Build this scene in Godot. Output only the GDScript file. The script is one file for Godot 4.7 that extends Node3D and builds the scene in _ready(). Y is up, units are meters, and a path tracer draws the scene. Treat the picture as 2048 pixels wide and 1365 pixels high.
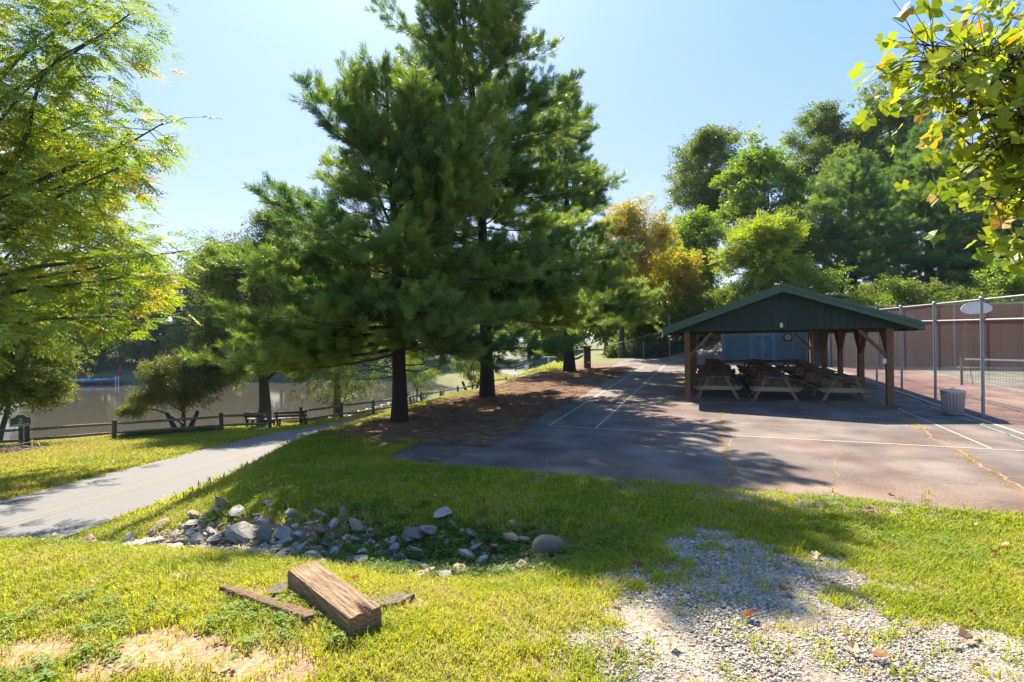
extends Node3D
# A lakeside picnic shelter beside old tennis courts, behind a lawn with a stone-lined ditch.
# World: x right, y up, depth d = -z. The court frame (s to the right along the front edge, t away) is turned by COURT.

const EYE := 2.42
const COURT := 0.3597
const WATER := -3.4
const SUN_TO := Vector3(-0.205, 1.0, -0.83)

var rg := RandomNumberGenerator.new()
var n1 := FastNoiseLite.new()
var n2 := FastNoiseLite.new()
var n3 := FastNoiseLite.new()
var taken := {}
var box_cache := {}
var M := {}

const XR := [[0, -9.6], [20, -9.6], [24, -9.3], [30, -7.4], [38, -4.2], [47, -0.5], [56, 2.2], [64, 2.8], [74, 1.2], [86, -4], [100, -14]]
const XC := [[0, -6.2], [5, -6.0], [6.5, -4.2], [8, -3.4], [10, -4.0], [13, -4.6], [18, -3.0], [25, -0.3], [31, 1.5], [40, 4.5], [60, 11], [100, 14]]
const YR := [[0, -0.35], [5, -0.6], [10, -0.9], [13, -1.1], [23.5, -1.7], [30, -2.05], [45, -2.2], [60, -2.3], [90, -2.2]]
const LAKE := [[-60, 16.5], [-24, 28.1], [-19.4, 29.6], [-15.3, 32.0], [-12.4, 33.4], [-10.6, 36], [-8.5, 38.5], [-6.4, 44], [-4.6, 49], [-4, 56], [-8, 72], [-16, 86], [-40, 90], [-62, 84], [-110, 78]]


func tab(table: Array, v: float) -> float:
	if v <= table[0][0]:
		return table[0][1]
	for i in range(1, table.size()):
		if v <= table[i][0]:
			var k: float = (v - table[i - 1][0]) / (table[i][0] - table[i - 1][0])
			return lerpf(table[i - 1][1], table[i][1], k)
	return table[-1][1]


func sm(a: float, b: float, v: float) -> float:
	var k := clampf((v - a) / (b - a), 0.0, 1.0)
	return k * k * (3.0 - 2.0 * k)


func lake_in(x: float, d: float) -> float:
	var inside := false
	var best := 1e9
	var n := LAKE.size()
	for i in n:
		var a: Array = LAKE[i]
		var b: Array = LAKE[(i + 1) % n]
		var ax: float = a[0]
		var ay: float = a[1]
		var bx: float = b[0]
		var by: float = b[1]
		if (ay > d) != (by > d) and x < (bx - ax) * (d - ay) / (by - ay) + ax:
			inside = not inside
		var k := clampf(((x - ax) * (bx - ax) + (d - ay) * (by - ay)) / ((bx - ax) * (bx - ax) + (by - ay) * (by - ay)), 0.0, 1.0)
		best = minf(best, Vector2(x - ax - k * (bx - ax), d - ay - k * (by - ay)).length())
	return best if inside else -best


func st(x: float, d: float) -> Vector2:
	return Vector2((x + 2.45) * 0.936 - (d - 9.88) * 0.352, (x + 2.45) * 0.352 + (d - 9.88) * 0.936)


func court(s: float, t: float, up := 0.0) -> Vector3:
	var d := 9.88 - s * 0.352 + t * 0.936
	var x := -2.45 + s * 0.936 + t * 0.352
	return Vector3(x, ground(x, d) + up, -d)


func ditch_d(x: float) -> float:
	return 5.6 - 0.23 * (x - 0.3) + 0.1 * sin(x * 1.7)


func ground(x: float, d: float) -> float:
	var q := st(x, d)
	var y := 0.022 * clampf(d, 0.0, 45.0)
	var dd := 5.6 - 0.23 * (x - 0.3)
	var ra := 0.42 * sm(-0.2, 2.6, dd - d)
	var rb := 0.45 * sm(0.0, 5.5, -q.y)
	y += lerpf(ra, rb, sm(-0.5, 1.5, x))
	y -= 0.035 * clampf(-q.x, 0.0, 4.0) * sm(0.0, 4.0, q.y)
	var xc := tab(XC, d)
	var xr := tab(XR, d)
	var low := tab(YR, d) - minf(0.35, 0.03 * maxf(0.0, xr - 2.0 - x))
	if d > 84.0 and x < -4.0:
		low += 0.16 * minf(d - 84.0, 40.0) * sm(4.0, 12.0, -x)
	y = lerpf(y, low, sm(0.0, 1.0, (xc - x) / (xc - xr - 2.0)))
	if x < 1.2 and d < 9.0:
		var u := clampf((0.3 - x) / 8.0, 0.0, 1.0)
		var off := absf(d - ditch_d(x))
		y -= (0.17 + 0.13 * sin(minf(1.0, u * 1.6) * PI * 0.5)) * exp(-pow(off / 0.75, 2.0)) * sm(-1.0, 0.0, 0.5 - x) * (1.0 - sm(6.4, 7.6, -x))
	var h := q.y - 27.5
	if h > 0.0:
		y += (0.37 * minf(h, 12.0) * sm(0.0, 3.0, h) + 0.1 * clampf(h - 12.0, 0.0, 50.0)) * sm(2.0, 9.0, q.x)
	if d < 100.0 and x < 4.0 and d > 5.0:
		y = lerpf(y, -4.6, sm(-2.2, 3.0, lake_in(x, d)))
	return y


func gp(x: float, d: float, up := 0.0) -> Vector3:
	return Vector3(x, ground(x, d) + up, -d)


# ---------------------------------------------------------------- mesh helper
class MB:
	var v := PackedVector3Array()
	var n := PackedVector3Array()
	var c := PackedColorArray()
	var i := PackedInt32Array()
	var col := Color.WHITE

	func vert(p: Vector3, m: Vector3) -> int:
		v.append(p)
		n.append(m)
		c.append(col)
		return v.size() - 1

	func tri(a: Vector3, b: Vector3, d: Vector3) -> void:
		var m := (b - a).cross(d - a).normalized()
		var k := vert(a, m)
		vert(b, m)
		vert(d, m)
		i.append_array([k, k + 2, k + 1])

	func quad(a: Vector3, b: Vector3, d: Vector3, e: Vector3) -> void:
		var m := (d - a).cross(e - b).normalized()
		var k := vert(a, m)
		vert(b, m)
		vert(d, m)
		vert(e, m)
		i.append_array([k, k + 2, k + 1, k, k + 3, k + 2])

	func box(o: Vector3, size: Vector3, bevel := 0.0, b := Basis()) -> void:
		var h := size * 0.5
		var g := minf(bevel, minf(h.x, minf(h.y, h.z)) * 0.6)
		for ax in 3:
			for sg: float in [-1.0, 1.0]:
				var u := Vector3.ZERO
				var w := Vector3.ZERO
				var m := Vector3.ZERO
				m[ax] = sg * h[ax]
				u[(ax + 1) % 3] = (h[(ax + 1) % 3] - g)
				w[(ax + 2) % 3] = (h[(ax + 2) % 3] - g) * sg
				quad(o + b * (m - u - w), o + b * (m + u - w), o + b * (m + u + w), o + b * (m - u + w))
		if g > 0.0:
			for ax in 3:
				var e1 := (ax + 1) % 3
				var e2 := (ax + 2) % 3
				for s1 in [-1.0, 1.0]:
					for s2 in [-1.0, 1.0]:
						var p := Vector3.ZERO
						var r := Vector3.ZERO
						var l := Vector3.ZERO
						p[e1] = s1 * h[e1]
						p[e2] = s2 * (h[e2] - g)
						r[e1] = s1 * (h[e1] - g)
						r[e2] = s2 * h[e2]
						l[ax] = (h[ax] - g) * s1 * s2
						quad(o + b * (p - l), o + b * (r - l), o + b * (r + l), o + b * (p + l))
			for s1 in [-1.0, 1.0]:
				for s2 in [-1.0, 1.0]:
					for s3 in [-1.0, 1.0]:
						var a := Vector3(s1 * h.x, s2 * (h.y - g), s3 * (h.z - g))
						var d := Vector3(s1 * (h.x - g), s2 * h.y, s3 * (h.z - g))
						var e := Vector3(s1 * (h.x - g), s2 * (h.y - g), s3 * h.z)
						if s1 * s2 * s3 > 0.0:
							tri(o + b * a, o + b * d, o + b * e)
						else:
							tri(o + b * a, o + b * e, o + b * d)

	func tube(pts: Array, rad: Array, sides := 6, caps := true) -> void:
		var up := Vector3.UP
		var rings := []
		var cnt := pts.size()
		for k in cnt:
			var dir: Vector3 = (pts[mini(k + 1, cnt - 1)] - pts[maxi(k - 1, 0)]).normalized()
			if absf(dir.dot(up)) > 0.95:
				up = Vector3.RIGHT if absf(dir.x) < 0.9 else Vector3.BACK
			var x := dir.cross(up).normalized()
			var y := x.cross(dir).normalized()
			up = y
			var ring := []
			for j in sides:
				var a := TAU * j / sides
				var m := x * cos(a) + y * sin(a)
				ring.append(vert(pts[k] + m * float(rad[k]), m))
			rings.append(ring)
		for k in cnt - 1:
			for j in sides:
				var j2 := (j + 1) % sides
				i.append_array([rings[k][j], rings[k][j2], rings[k + 1][j], rings[k][j2], rings[k + 1][j2], rings[k + 1][j]])
		if caps:
			for e in [0, cnt - 1]:
				var m: Vector3 = ((pts[0] - pts[1]) if e == 0 else (pts[cnt - 1] - pts[cnt - 2])).normalized()
				var o := vert(pts[e], m)
				for j in sides:
					var a2 := vert(v[rings[e][j]], m)
					var b2 := vert(v[rings[e][(j + 1) % sides]], m)
					i.append_array([o, a2, b2])

	func lathe(prof: Array, sides := 20, o := Vector3.ZERO) -> void:
		for k in prof.size() - 1:
			var a: Vector2 = prof[k]
			var b: Vector2 = prof[k + 1]
			var t := (b - a).normalized()
			for j in sides:
				var f := TAU * j / sides
				var g := TAU * (j + 1) / sides
				var da := Vector3(cos(f), 0, sin(f))
				var db := Vector3(cos(g), 0, sin(g))
				var y := Vector3.UP
				var q := [o + da * a.x + y * a.y, o + db * a.x + y * a.y, o + db * b.x + y * b.y, o + da * b.x + y * b.y]
				var ma := da * t.y - y * t.x
				var mb := db * t.y - y * t.x
				var w := vert(q[0], ma)
				vert(q[1], mb)
				vert(q[2], mb)
				vert(q[3], ma)
				i.append_array([w, w + 1, w + 2, w, w + 2, w + 3])

	func prism(poly: PackedVector2Array, z0: float, z1: float) -> void:
		var ids := Geometry2D.triangulate_polygon(poly)
		for k in range(0, ids.size(), 3):
			var a := poly[ids[k]]
			var b := poly[ids[k + 1]]
			var d := poly[ids[k + 2]]
			if (b - a).cross(d - a) < 0.0:
				var w := b
				b = d
				d = w
			tri(Vector3(a.x, a.y, z1), Vector3(b.x, b.y, z1), Vector3(d.x, d.y, z1))
			tri(Vector3(a.x, a.y, z0), Vector3(d.x, d.y, z0), Vector3(b.x, b.y, z0))
		var ccw := not Geometry2D.is_polygon_clockwise(poly)
		for k in poly.size():
			var a := poly[k]
			var b := poly[(k + 1) % poly.size()]
			if not ccw:
				var w := a
				a = b
				b = w
			quad(Vector3(a.x, a.y, z1), Vector3(a.x, a.y, z0), Vector3(b.x, b.y, z0), Vector3(b.x, b.y, z1))

	func mesh() -> ArrayMesh:
		var a := []
		a.resize(Mesh.ARRAY_MAX)
		a[Mesh.ARRAY_VERTEX] = v
		a[Mesh.ARRAY_NORMAL] = n
		a[Mesh.ARRAY_COLOR] = c
		a[Mesh.ARRAY_INDEX] = i
		var m := ArrayMesh.new()
		m.add_surface_from_arrays(Mesh.PRIMITIVE_TRIANGLES, a)
		return m


# ---------------------------------------------------------------- nodes
func numbered(called: String) -> String:
	var k: int = taken.get(called, 0)
	taken[called] = k + 1
	return called if k == 0 else "%s_%03d" % [called, k]


func tag(o: Node3D, label: String, category := "", group := "", kind := "") -> Node3D:
	if label:
		o.set_meta("label", label)
	if category:
		o.set_meta("category", category)
	if group:
		o.set_meta("group", group)
	if kind:
		o.set_meta("kind", kind)
	return o


func thing(called: String, label: String, category: String, at := Vector3.ZERO, turn := 0.0, group := "") -> Node3D:
	var o := Node3D.new()
	o.name = numbered(called)
	add_child(o)
	o.position = at
	o.rotation.y = turn
	tag(o, label, category, group)
	return o


func put(called: String, mesh: Mesh, m: Material, parent: Node = null, kind := "") -> MeshInstance3D:
	var o := MeshInstance3D.new()
	o.mesh = mesh
	o.material_override = m
	if parent == null:
		o.name = numbered(called)
		add_child(o)
	else:
		o.name = called
		parent.add_child(o, true)
	if kind:
		o.set_meta("kind", kind)
	return o


func box_mesh(size: Vector3, bevel := 0.004) -> Mesh:
	var key := "%.3f %.3f %.3f %.3f" % [size.x, size.y, size.z, bevel]
	if not box_cache.has(key):
		var b := MB.new()
		b.box(Vector3.ZERO, size, bevel)
		box_cache[key] = b.mesh()
	return box_cache[key]


func block(called: String, at: Vector3, size: Vector3, m: Material, parent: Node, bevel := 0.004) -> MeshInstance3D:
	var o := put(called, box_mesh(size, bevel), m, parent)
	o.position = at
	return o


# a board whose long axis is its own z, from a to b; up says where its second axis points
func plank(called: String, a: Vector3, b: Vector3, w: float, h: float, m: Material, parent: Node, up := Vector3.UP, bevel := 0.004) -> MeshInstance3D:
	var l := (b - a).length()
	var z := (b - a) / l
	var x := up.cross(z).normalized()
	var o := put(called, box_mesh(Vector3(w, h, snappedf(l, 0.001)), bevel), m, parent)
	o.transform = Transform3D(Basis(x, z.cross(x).normalized(), z), (a + b) * 0.5)
	return o


func pipe(called: String, pts: Array, r: float, m: Material, parent: Node, sides := 8) -> MeshInstance3D:
	var b := MB.new()
	var rr := []
	for p in pts:
		rr.append(r)
	b.tube(pts, rr, sides)
	return put(called, b.mesh(), m, parent)


func scatter(called: String, mesh: Mesh, m: Material, buf: PackedFloat32Array, parent: Node = null) -> MultiMeshInstance3D:
	var mm := MultiMesh.new()
	mm.transform_format = MultiMesh.TRANSFORM_3D
	mm.use_colors = true
	mm.mesh = mesh
	mm.instance_count = buf.size() / 16
	mm.buffer = buf
	var o := MultiMeshInstance3D.new()
	o.multimesh = mm
	o.material_override = m
	if parent == null:
		o.name = numbered(called)
		add_child(o)
	else:
		o.name = called
		parent.add_child(o, true)
	o.set_meta("kind", "stuff")
	return o


func inst(buf: PackedFloat32Array, b: Basis, o: Vector3, c: Color) -> void:
	buf.append_array(PackedFloat32Array([b.x.x, b.y.x, b.z.x, o.x, b.x.y, b.y.y, b.z.y, o.y, b.x.z, b.y.z, b.z.z, o.z, c.r, c.g, c.b, 1.0]))


func facing(dir: Vector3, roll := 0.0) -> Basis:
	var z := dir.normalized()
	var up := Vector3.UP if absf(z.y) < 0.97 else Vector3.RIGHT
	var x := up.cross(z).normalized()
	return Basis(x, z.cross(x), z) * Basis(Vector3.BACK, roll)


# ---------------------------------------------------------------- materials
func noise_tex(sd: int, freq: float, octaves: int, lo: Color, hi: Color, kind := FastNoiseLite.TYPE_SIMPLEX_SMOOTH, size := 512) -> NoiseTexture2D:
	var f := FastNoiseLite.new()
	f.seed = sd
	f.noise_type = kind
	f.frequency = freq
	f.fractal_octaves = octaves
	if octaves == 1:
		f.fractal_type = FastNoiseLite.FRACTAL_NONE
	var t := NoiseTexture2D.new()
	t.width = size
	t.height = size
	t.seamless = true
	t.noise = f
	var g := Gradient.new()
	g.set_color(0, lo)
	g.set_color(1, hi)
	t.color_ramp = g
	return t


func bump_tex(sd: int, freq: float, octaves: int, strength: float, kind := FastNoiseLite.TYPE_SIMPLEX_SMOOTH) -> NoiseTexture2D:
	var t := noise_tex(sd, freq, octaves, Color.BLACK, Color.WHITE, kind)
	t.color_ramp = null
	t.as_normal_map = true
	t.bump_strength = strength
	return t


func lin(r: float, g: float, b: float) -> Color:
	return Color(r, g, b).linear_to_srgb()


func mat(called: String, c: Color, rough := 0.85, tex: Texture2D = null, scale := Vector3.ONE, world := false, nrm: Texture2D = null, nscale := 1.0) -> StandardMaterial3D:
	var m := StandardMaterial3D.new()
	m.resource_name = called
	m.albedo_color = c
	m.roughness = rough
	m.vertex_color_use_as_albedo = true
	if tex or nrm:
		m.uv1_triplanar = true
		m.uv1_world_triplanar = world
		m.uv1_scale = scale
	if tex:
		m.albedo_texture = tex
	if nrm:
		m.normal_enabled = true
		m.normal_texture = nrm
		m.normal_scale = nscale
	M[called] = m
	return m


func leafy(called: String, through: Color, rough := 0.5) -> StandardMaterial3D:
	var m := mat(called, Color.WHITE, rough)
	m.backlight_enabled = true
	m.backlight = through
	m.metallic_specular = 0.35
	return m


func grey(lo: float, hi: float) -> Array:
	return [Color(lo, lo, lo), Color(hi, hi, hi)]


func make_materials() -> void:
	var fine := noise_tex(3, 0.035, 5, Color(0.62, 0.62, 0.62), Color.WHITE)
	var grain := noise_tex(5, 0.02, 5, Color(0.5, 0.47, 0.45), Color.WHITE)
	var speck := noise_tex(7, 0.22, 3, Color(0.55, 0.55, 0.57), Color.WHITE)
	var rough_n := bump_tex(9, 0.06, 5, 6.0)
	var grain_n := bump_tex(11, 0.03, 4, 4.0)
	mat("ground", Color.WHITE, 0.95, noise_tex(13, 0.05, 6, Color(0.6, 0.58, 0.55), Color.WHITE), Vector3.ONE * 0.7, true, bump_tex(15, 0.08, 5, 5.0), 0.6)
	var pave := noise_tex(17, 0.008, 6, Color(0.62, 0.56, 0.56), Color(1.0, 0.99, 0.97))
	var asphalt := mat("asphalt", Color.WHITE, 0.9, pave, Vector3.ONE * 0.16, true, bump_tex(19, 0.15, 3, 3.0), 0.25)
	asphalt.detail_enabled = true
	asphalt.detail_blend_mode = BaseMaterial3D.BLEND_MODE_MUL
	asphalt.detail_uv_layer = BaseMaterial3D.DETAIL_UV_2
	asphalt.uv2_triplanar = true
	asphalt.uv2_world_triplanar = true
	asphalt.uv2_scale = Vector3.ONE * 1.3
	asphalt.detail_albedo = speck
	var road := mat("road", lin(0.20, 0.20, 0.205), 0.9, speck, Vector3.ONE * 1.1, true, bump_tex(21, 0.2, 3, 3.0), 0.6)
	road.vertex_color_use_as_albedo = true
	mat("paint_white", lin(0.6, 0.59, 0.56), 0.8, noise_tex(23, 0.05, 5, Color(0.36, 0.33, 0.31), Color.WHITE), Vector3.ONE * 1.5, true)
	mat("paint_yellow", lin(0.27, 0.235, 0.165), 0.85, noise_tex(25, 0.06, 5, Color(0.6, 0.6, 0.6), Color.WHITE), Vector3.ONE * 1.3, true)
	for w in [["wood_post", lin(0.25, 0.135, 0.065)], ["wood_beam", lin(0.19, 0.105, 0.055)], ["wood_table", lin(0.25, 0.155, 0.105)], ["wood_table_pale", lin(0.33, 0.225, 0.14)], ["wood_table_dark", lin(0.19, 0.12, 0.085)], ["wood_light", lin(0.5, 0.41, 0.25)], ["wood_rail", lin(0.20, 0.165, 0.125)], ["wood_rail_dark", lin(0.13, 0.10, 0.075)]]:
		mat(w[0], w[1], 0.85, grain, Vector3(7, 7, 0.7), false, grain_n, 0.7)
	mat("tie", lin(0.34, 0.23, 0.135), 0.9, noise_tex(27, 0.016, 6, Color(0.38, 0.33, 0.29), Color(1.0, 0.98, 0.95)), Vector3(6, 6, 0.3), false, bump_tex(29, 0.02, 5, 9.0), 1.2)
	mat("rotten", lin(0.24, 0.14, 0.085), 0.95, grain, Vector3(9, 9, 1.4), false, bump_tex(31, 0.05, 5, 10.0), 1.4)
	mat("green_trim", lin(0.032, 0.115, 0.066), 0.45, fine, Vector3(3, 3, 0.8), false)
	mat("green_board", lin(0.02, 0.055, 0.04), 0.8, grain, Vector3(5, 0.8, 5), false, grain_n, 0.5)
	mat("blue_board", lin(0.10, 0.195, 0.25), 0.75, noise_tex(33, 0.02, 6, Color(0.55, 0.55, 0.53), Color.WHITE), Vector3(3, 3, 0.8), false, grain_n, 0.5)
	mat("blue_trim", lin(0.11, 0.225, 0.27), 0.7, fine, Vector3(3, 3, 1.0), false)
	mat("blue_door", lin(0.05, 0.13, 0.175), 0.7, fine, Vector3(3, 3, 1.0), false)
	mat("dark", lin(0.02, 0.02, 0.02), 0.9)
	mat("white_metal", lin(0.6, 0.6, 0.6), 0.5)
	var zinc := mat("zinc", lin(0.40, 0.41, 0.42), 0.33, noise_tex(35, 0.03, 4, Color(0.72, 0.72, 0.74), Color.WHITE, FastNoiseLite.TYPE_CELLULAR), Vector3.ONE * 3.0, false)
	zinc.metallic = 0.75
	var steel := mat("steel", lin(0.22, 0.225, 0.235), 0.5)
	steel.metallic = 0.35
	leafy("slat", lin(0.5, 0.3, 0.2), 0.95)
	mat("net", lin(0.05, 0.055, 0.05), 0.8)
	mat("band", lin(0.62, 0.58, 0.5), 0.8)
	mat("hose", lin(0.02, 0.16, 0.11), 0.4)
	mat("sign_green", lin(0.02, 0.045, 0.03), 0.5)
	mat("sign_cream", lin(0.55, 0.50, 0.34), 0.6)
	mat("rope", lin(0.6, 0.55, 0.45), 0.8)
	mat("float", lin(0.72, 0.62, 0.55), 0.5)
	mat("kayak_blue", lin(0.03, 0.28, 0.55), 0.35)
	mat("kayak_pale", lin(0.28, 0.42, 0.48), 0.4)
	mat("red_cloth", lin(0.30, 0.015, 0.03), 0.8)
	mat("dart_black", lin(0.015, 0.015, 0.015), 0.9)
	mat("dart_cream", lin(0.50, 0.36, 0.20), 0.9)
	mat("dart_red", lin(0.4, 0.05, 0.03), 0.9)
	mat("brick_tan", lin(0.52, 0.36, 0.20), 0.85, fine, Vector3.ONE * 2.0, true)
	mat("roof_teal", lin(0.12, 0.33, 0.30), 0.5)
	var glass := mat("pane", lin(0.03, 0.05, 0.09), 0.06)
	glass.metallic_specular = 0.8
	mat("lamp_glass", lin(0.45, 0.44, 0.30), 0.5)
	var rock_tex := noise_tex(37, 0.02, 6, Color(0.48, 0.48, 0.5), Color.WHITE)
	mat("rock", Color.WHITE, 0.85, rock_tex, Vector3(2.2, 4.5, 2.2), false, rough_n, 1.2)
	mat("boulder", lin(0.27, 0.205, 0.145), 0.9, fine, Vector3.ONE * 1.5, false, rough_n, 0.5)
	mat("slab_stone", lin(0.13, 0.11, 0.095), 0.9, rock_tex, Vector3.ONE * 1.5, false, rough_n, 0.8)
	mat("pebble", Color.WHITE, 0.9)
	mat("litter", Color.WHITE, 0.95)
	mat("bark_pine", lin(0.085, 0.062, 0.05), 0.95, noise_tex(39, 0.06, 5, Color(0.35, 0.33, 0.32), Color.WHITE, FastNoiseLite.TYPE_CELLULAR), Vector3(2.4, 0.9, 2.4), true, bump_tex(41, 0.08, 5, 14.0), 1.5)
	mat("bark", lin(0.115, 0.09, 0.07), 0.95, noise_tex(43, 0.05, 5, Color(0.45, 0.43, 0.41), Color.WHITE), Vector3(3.0, 0.8, 3.0), true, bump_tex(45, 0.06, 5, 10.0), 1.2)
	mat("bark_dark", lin(0.05, 0.04, 0.032), 0.95)
	leafy("needle", lin(0.95, 1.0, 0.4), 0.45)
	leafy("leaf", lin(0.95, 1.0, 0.35), 0.42)
	leafy("grass", lin(0.9, 1.0, 0.35), 0.6)
	leafy("dry_leaf", lin(0.6, 0.4, 0.2), 0.8)
	var water := mat("water", lin(0.058, 0.053, 0.04), 0.06, null, Vector3.ONE * 0.22, true, bump_tex(47, 0.02, 4, 1.2), 0.08)
	water.uv1_scale = Vector3(0.12, 0.12, 0.12)
	water.metallic_specular = 0.5


# ---------------------------------------------------------------- light and lens
func make_light_and_lens() -> void:
	var cam := Camera3D.new()
	cam.name = "camera"
	cam.fov = 66.55
	cam.near = 0.05
	cam.far = 1500.0
	add_child(cam)
	cam.position = Vector3(0, EYE, 0)
	cam.rotation = Vector3(0, 0, -0.0157)
	cam.current = true
	var sun := DirectionalLight3D.new()
	sun.name = "sun"
	sun.light_color = Color(1.0, 0.95, 0.86)
	sun.light_energy = 1.15
	sun.light_angular_distance = 0.55
	sun.shadow_enabled = true
	add_child(sun)
	sun.look_at_from_position(SUN_TO * 50.0, Vector3.ZERO)
	# clear late-summer sky: deep blue overhead, pale at the horizon, brighter round the sun
	var im := Image.create(512, 256, false, Image.FORMAT_RGBF)
	var to := SUN_TO.normalized()
	for v in 256:
		var el := PI * (0.5 - (v + 0.5) / 256.0)
		for u in 512:
			var az := TAU * (u + 0.5) / 512.0
			var dir := Vector3(sin(az) * cos(el), sin(el), -cos(az) * cos(el))
			var th := rad_to_deg(acos(clampf(dir.dot(to), -1.0, 1.0)))
			var k := pow(1.0 - maxf(dir.y, 0.0), 3.6)
			var c := Vector3(0.076, 0.19, 0.42).lerp(Vector3(0.44, 0.485, 0.535), k)
			c += Vector3(0.2, 0.175, 0.12) * exp(-pow(th / 32.0, 2.0)) + Vector3(2.4, 2.2, 2.0) * exp(-th / 4.5)
			im.set_pixel(u, v, Color(c.x, c.y, c.z))
	var sky := PanoramaSkyMaterial.new()
	sky.panorama = ImageTexture.create_from_image(im)
	sky.energy_multiplier = 0.52
	var env := Environment.new()
	env.background_mode = Environment.BG_SKY
	env.sky = Sky.new()
	env.sky.sky_material = sky
	env.background_energy_multiplier = 1.0
	env.tonemap_mode = Environment.TONE_MAPPER_LINEAR
	env.tonemap_exposure = 5.4
	env.sdfgi_enabled = true
	env.ssao_enabled = true
	env.ssil_enabled = true
	env.fog_enabled = true
	env.fog_density = 0.0002
	env.fog_light_color = Color(0.72, 0.8, 0.9)
	var we := WorldEnvironment.new()
	we.name = "environment"
	we.environment = env
	add_child(we)


# ---------------------------------------------------------------- the ground and what is laid on it
const GRAVEL := [[0.1, 2.0], [0.2, 2.95], [0.55, 3.82], [1.25, 4.8], [2.0, 5.85], [2.6, 5.6], [2.75, 4.85], [3.2, 4.15], [3.6, 3.4], [4.6, 2.6], [4.6, 1.0], [0.6, 1.0]]


func poly_in(poly: Array, x: float, d: float) -> float:
	var inside := false
	var best := 1e9
	for i in poly.size():
		var a := Vector2(poly[i][0], poly[i][1])
		var b := Vector2(poly[(i + 1) % poly.size()][0], poly[(i + 1) % poly.size()][1])
		if (a.y > d) != (b.y > d) and x < (b.x - a.x) * (d - a.y) / (b.y - a.y) + a.x:
			inside = not inside
		best = minf(best, Geometry2D.get_closest_point_to_segment(Vector2(x, d), a, b).distance_to(Vector2(x, d)))
	return best if inside else -best


func gravel_at(x: float, d: float) -> float:
	if x < -0.6 or x > 6.0 or d > 6.8 or d < 0.5:
		return 0.0
	var g := poly_in(GRAVEL, x, d) + 0.38 * n1.get_noise_2d(x * 60.0, d * 60.0) + 0.42 * n2.get_noise_2d(x * 150.0, d * 150.0)
	# tongues of turf that reach into the gravel
	g -= 0.55 * exp(-pow((d - 4.15 + 0.15 * x) / 0.3, 2.0)) * sm(1.35, 1.9, x)
	return sm(-0.12, 0.3, g)


func dirt_at(x: float, d: float) -> float:
	var k := 0.0
	for b in [[-2.25, 3.25, 0.75, 0.42], [-1.55, 3.1, 0.6, 0.3], [-3.1, 3.3, 0.6, 0.3], [-2.5, 2.75, 0.8, 0.35], [-0.75, 3.95, 0.2, 0.12], [-1.95, 4.1, 0.22, 0.12], [-6.7, 8.2, 0.7, 0.3]]:
		k = maxf(k, 1.0 - Vector2((x - b[0]) / b[2], (d - b[1]) / b[3]).length())
	k += 0.45 * n1.get_noise_2d(x * 70.0, d * 70.0) + 0.35 * n2.get_noise_2d(x * 160.0, d * 160.0)
	return sm(0.12, 0.5, k) if k > 0.1 else 0.0


func mulch_at(x: float, d: float) -> float:
	var q := st(x, d)
	if q.y < -1.0 or q.y > 34.0 or q.x > 2.0 or q.x < -7.0:
		return 0.0
	var e := n1.get_noise_2d(x * 26.0, d * 26.0) * 0.8 + n2.get_noise_2d(x * 120.0, d * 120.0) * 0.4
	return sm(0.0, 0.7, q.y - 1.0 + e) * sm(0.0, 0.8, q.x + 3.6 + 0.8 * e) * (1.0 - sm(26.0, 30.0, q.y))


func ditch_at(x: float, d: float) -> float:
	if x > 1.0 or x < -8.0:
		return 0.0
	return (1.0 - sm(0.6, 0.95, absf(d - ditch_d(x) + 0.1) + 0.3 * n1.get_noise_2d(x * 60.0, d * 60.0))) * sm(-0.7, -0.1, 0.2 - x) * (1.0 - sm(6.6, 7.2, -x))


func road_off(x: float, d: float) -> float:
	return absf(x - tab(XR, d))


func ground_color(x: float, d: float) -> Color:
	var q := st(x, d)
	var e := n1.get_noise_2d(x * 30.0, d * 30.0)
	var f := n2.get_noise_2d(x * 110.0, d * 110.0)
	var turf := Color(0.115, 0.145, 0.028)
	turf = turf.lerp(Color(0.24, 0.19, 0.07), clampf(0.25 + 0.6 * e + 0.5 * f, 0.0, 0.8))
	if x < tab(XR, d) and d < 60.0:
		turf = turf.lerp(Color(0.36, 0.27, 0.085), clampf(0.45 + 1.1 * n1.get_noise_2d(x * 9.0, d * 14.0), 0.0, 1.0))
	if d > 8.0 and d < 60.0:
		turf = turf.lerp(Color(0.34, 0.21, 0.09), 0.8 * (1.0 - sm(1.9, 2.35, road_off(x, d) + 0.25 * f)))
	var c := turf
	if q.y > 26.6 and q.x > 3.0:
		c = Color(0.17, 0.115, 0.065).lerp(Color(0.16, 0.15, 0.05), clampf(0.4 + e * 1.2, 0.0, 1.0))
	if d > 80.0:
		c = c.lerp(Color(0.10, 0.13, 0.06), 0.7)
	c = c.lerp(Color(0.125, 0.062, 0.034).lerp(Color(0.20, 0.11, 0.06), clampf(0.4 + 0.9 * f, 0.0, 1.0)), mulch_at(x, d))
	if d < 11.0:
		c = c.lerp(Color(0.30, 0.17, 0.095), 0.85 * ditch_at(x, d))
		c = c.lerp(Color(0.47, 0.29, 0.165).lerp(Color(0.36, 0.2, 0.11), clampf(0.5 + f, 0.0, 1.0)), dirt_at(x, d))
		c = c.lerp(Color(0.36, 0.315, 0.26).lerp(Color(0.25, 0.21, 0.165), clampf(0.4 + 1.2 * f, 0.0, 1.0)), gravel_at(x, d))
	return c


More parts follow.
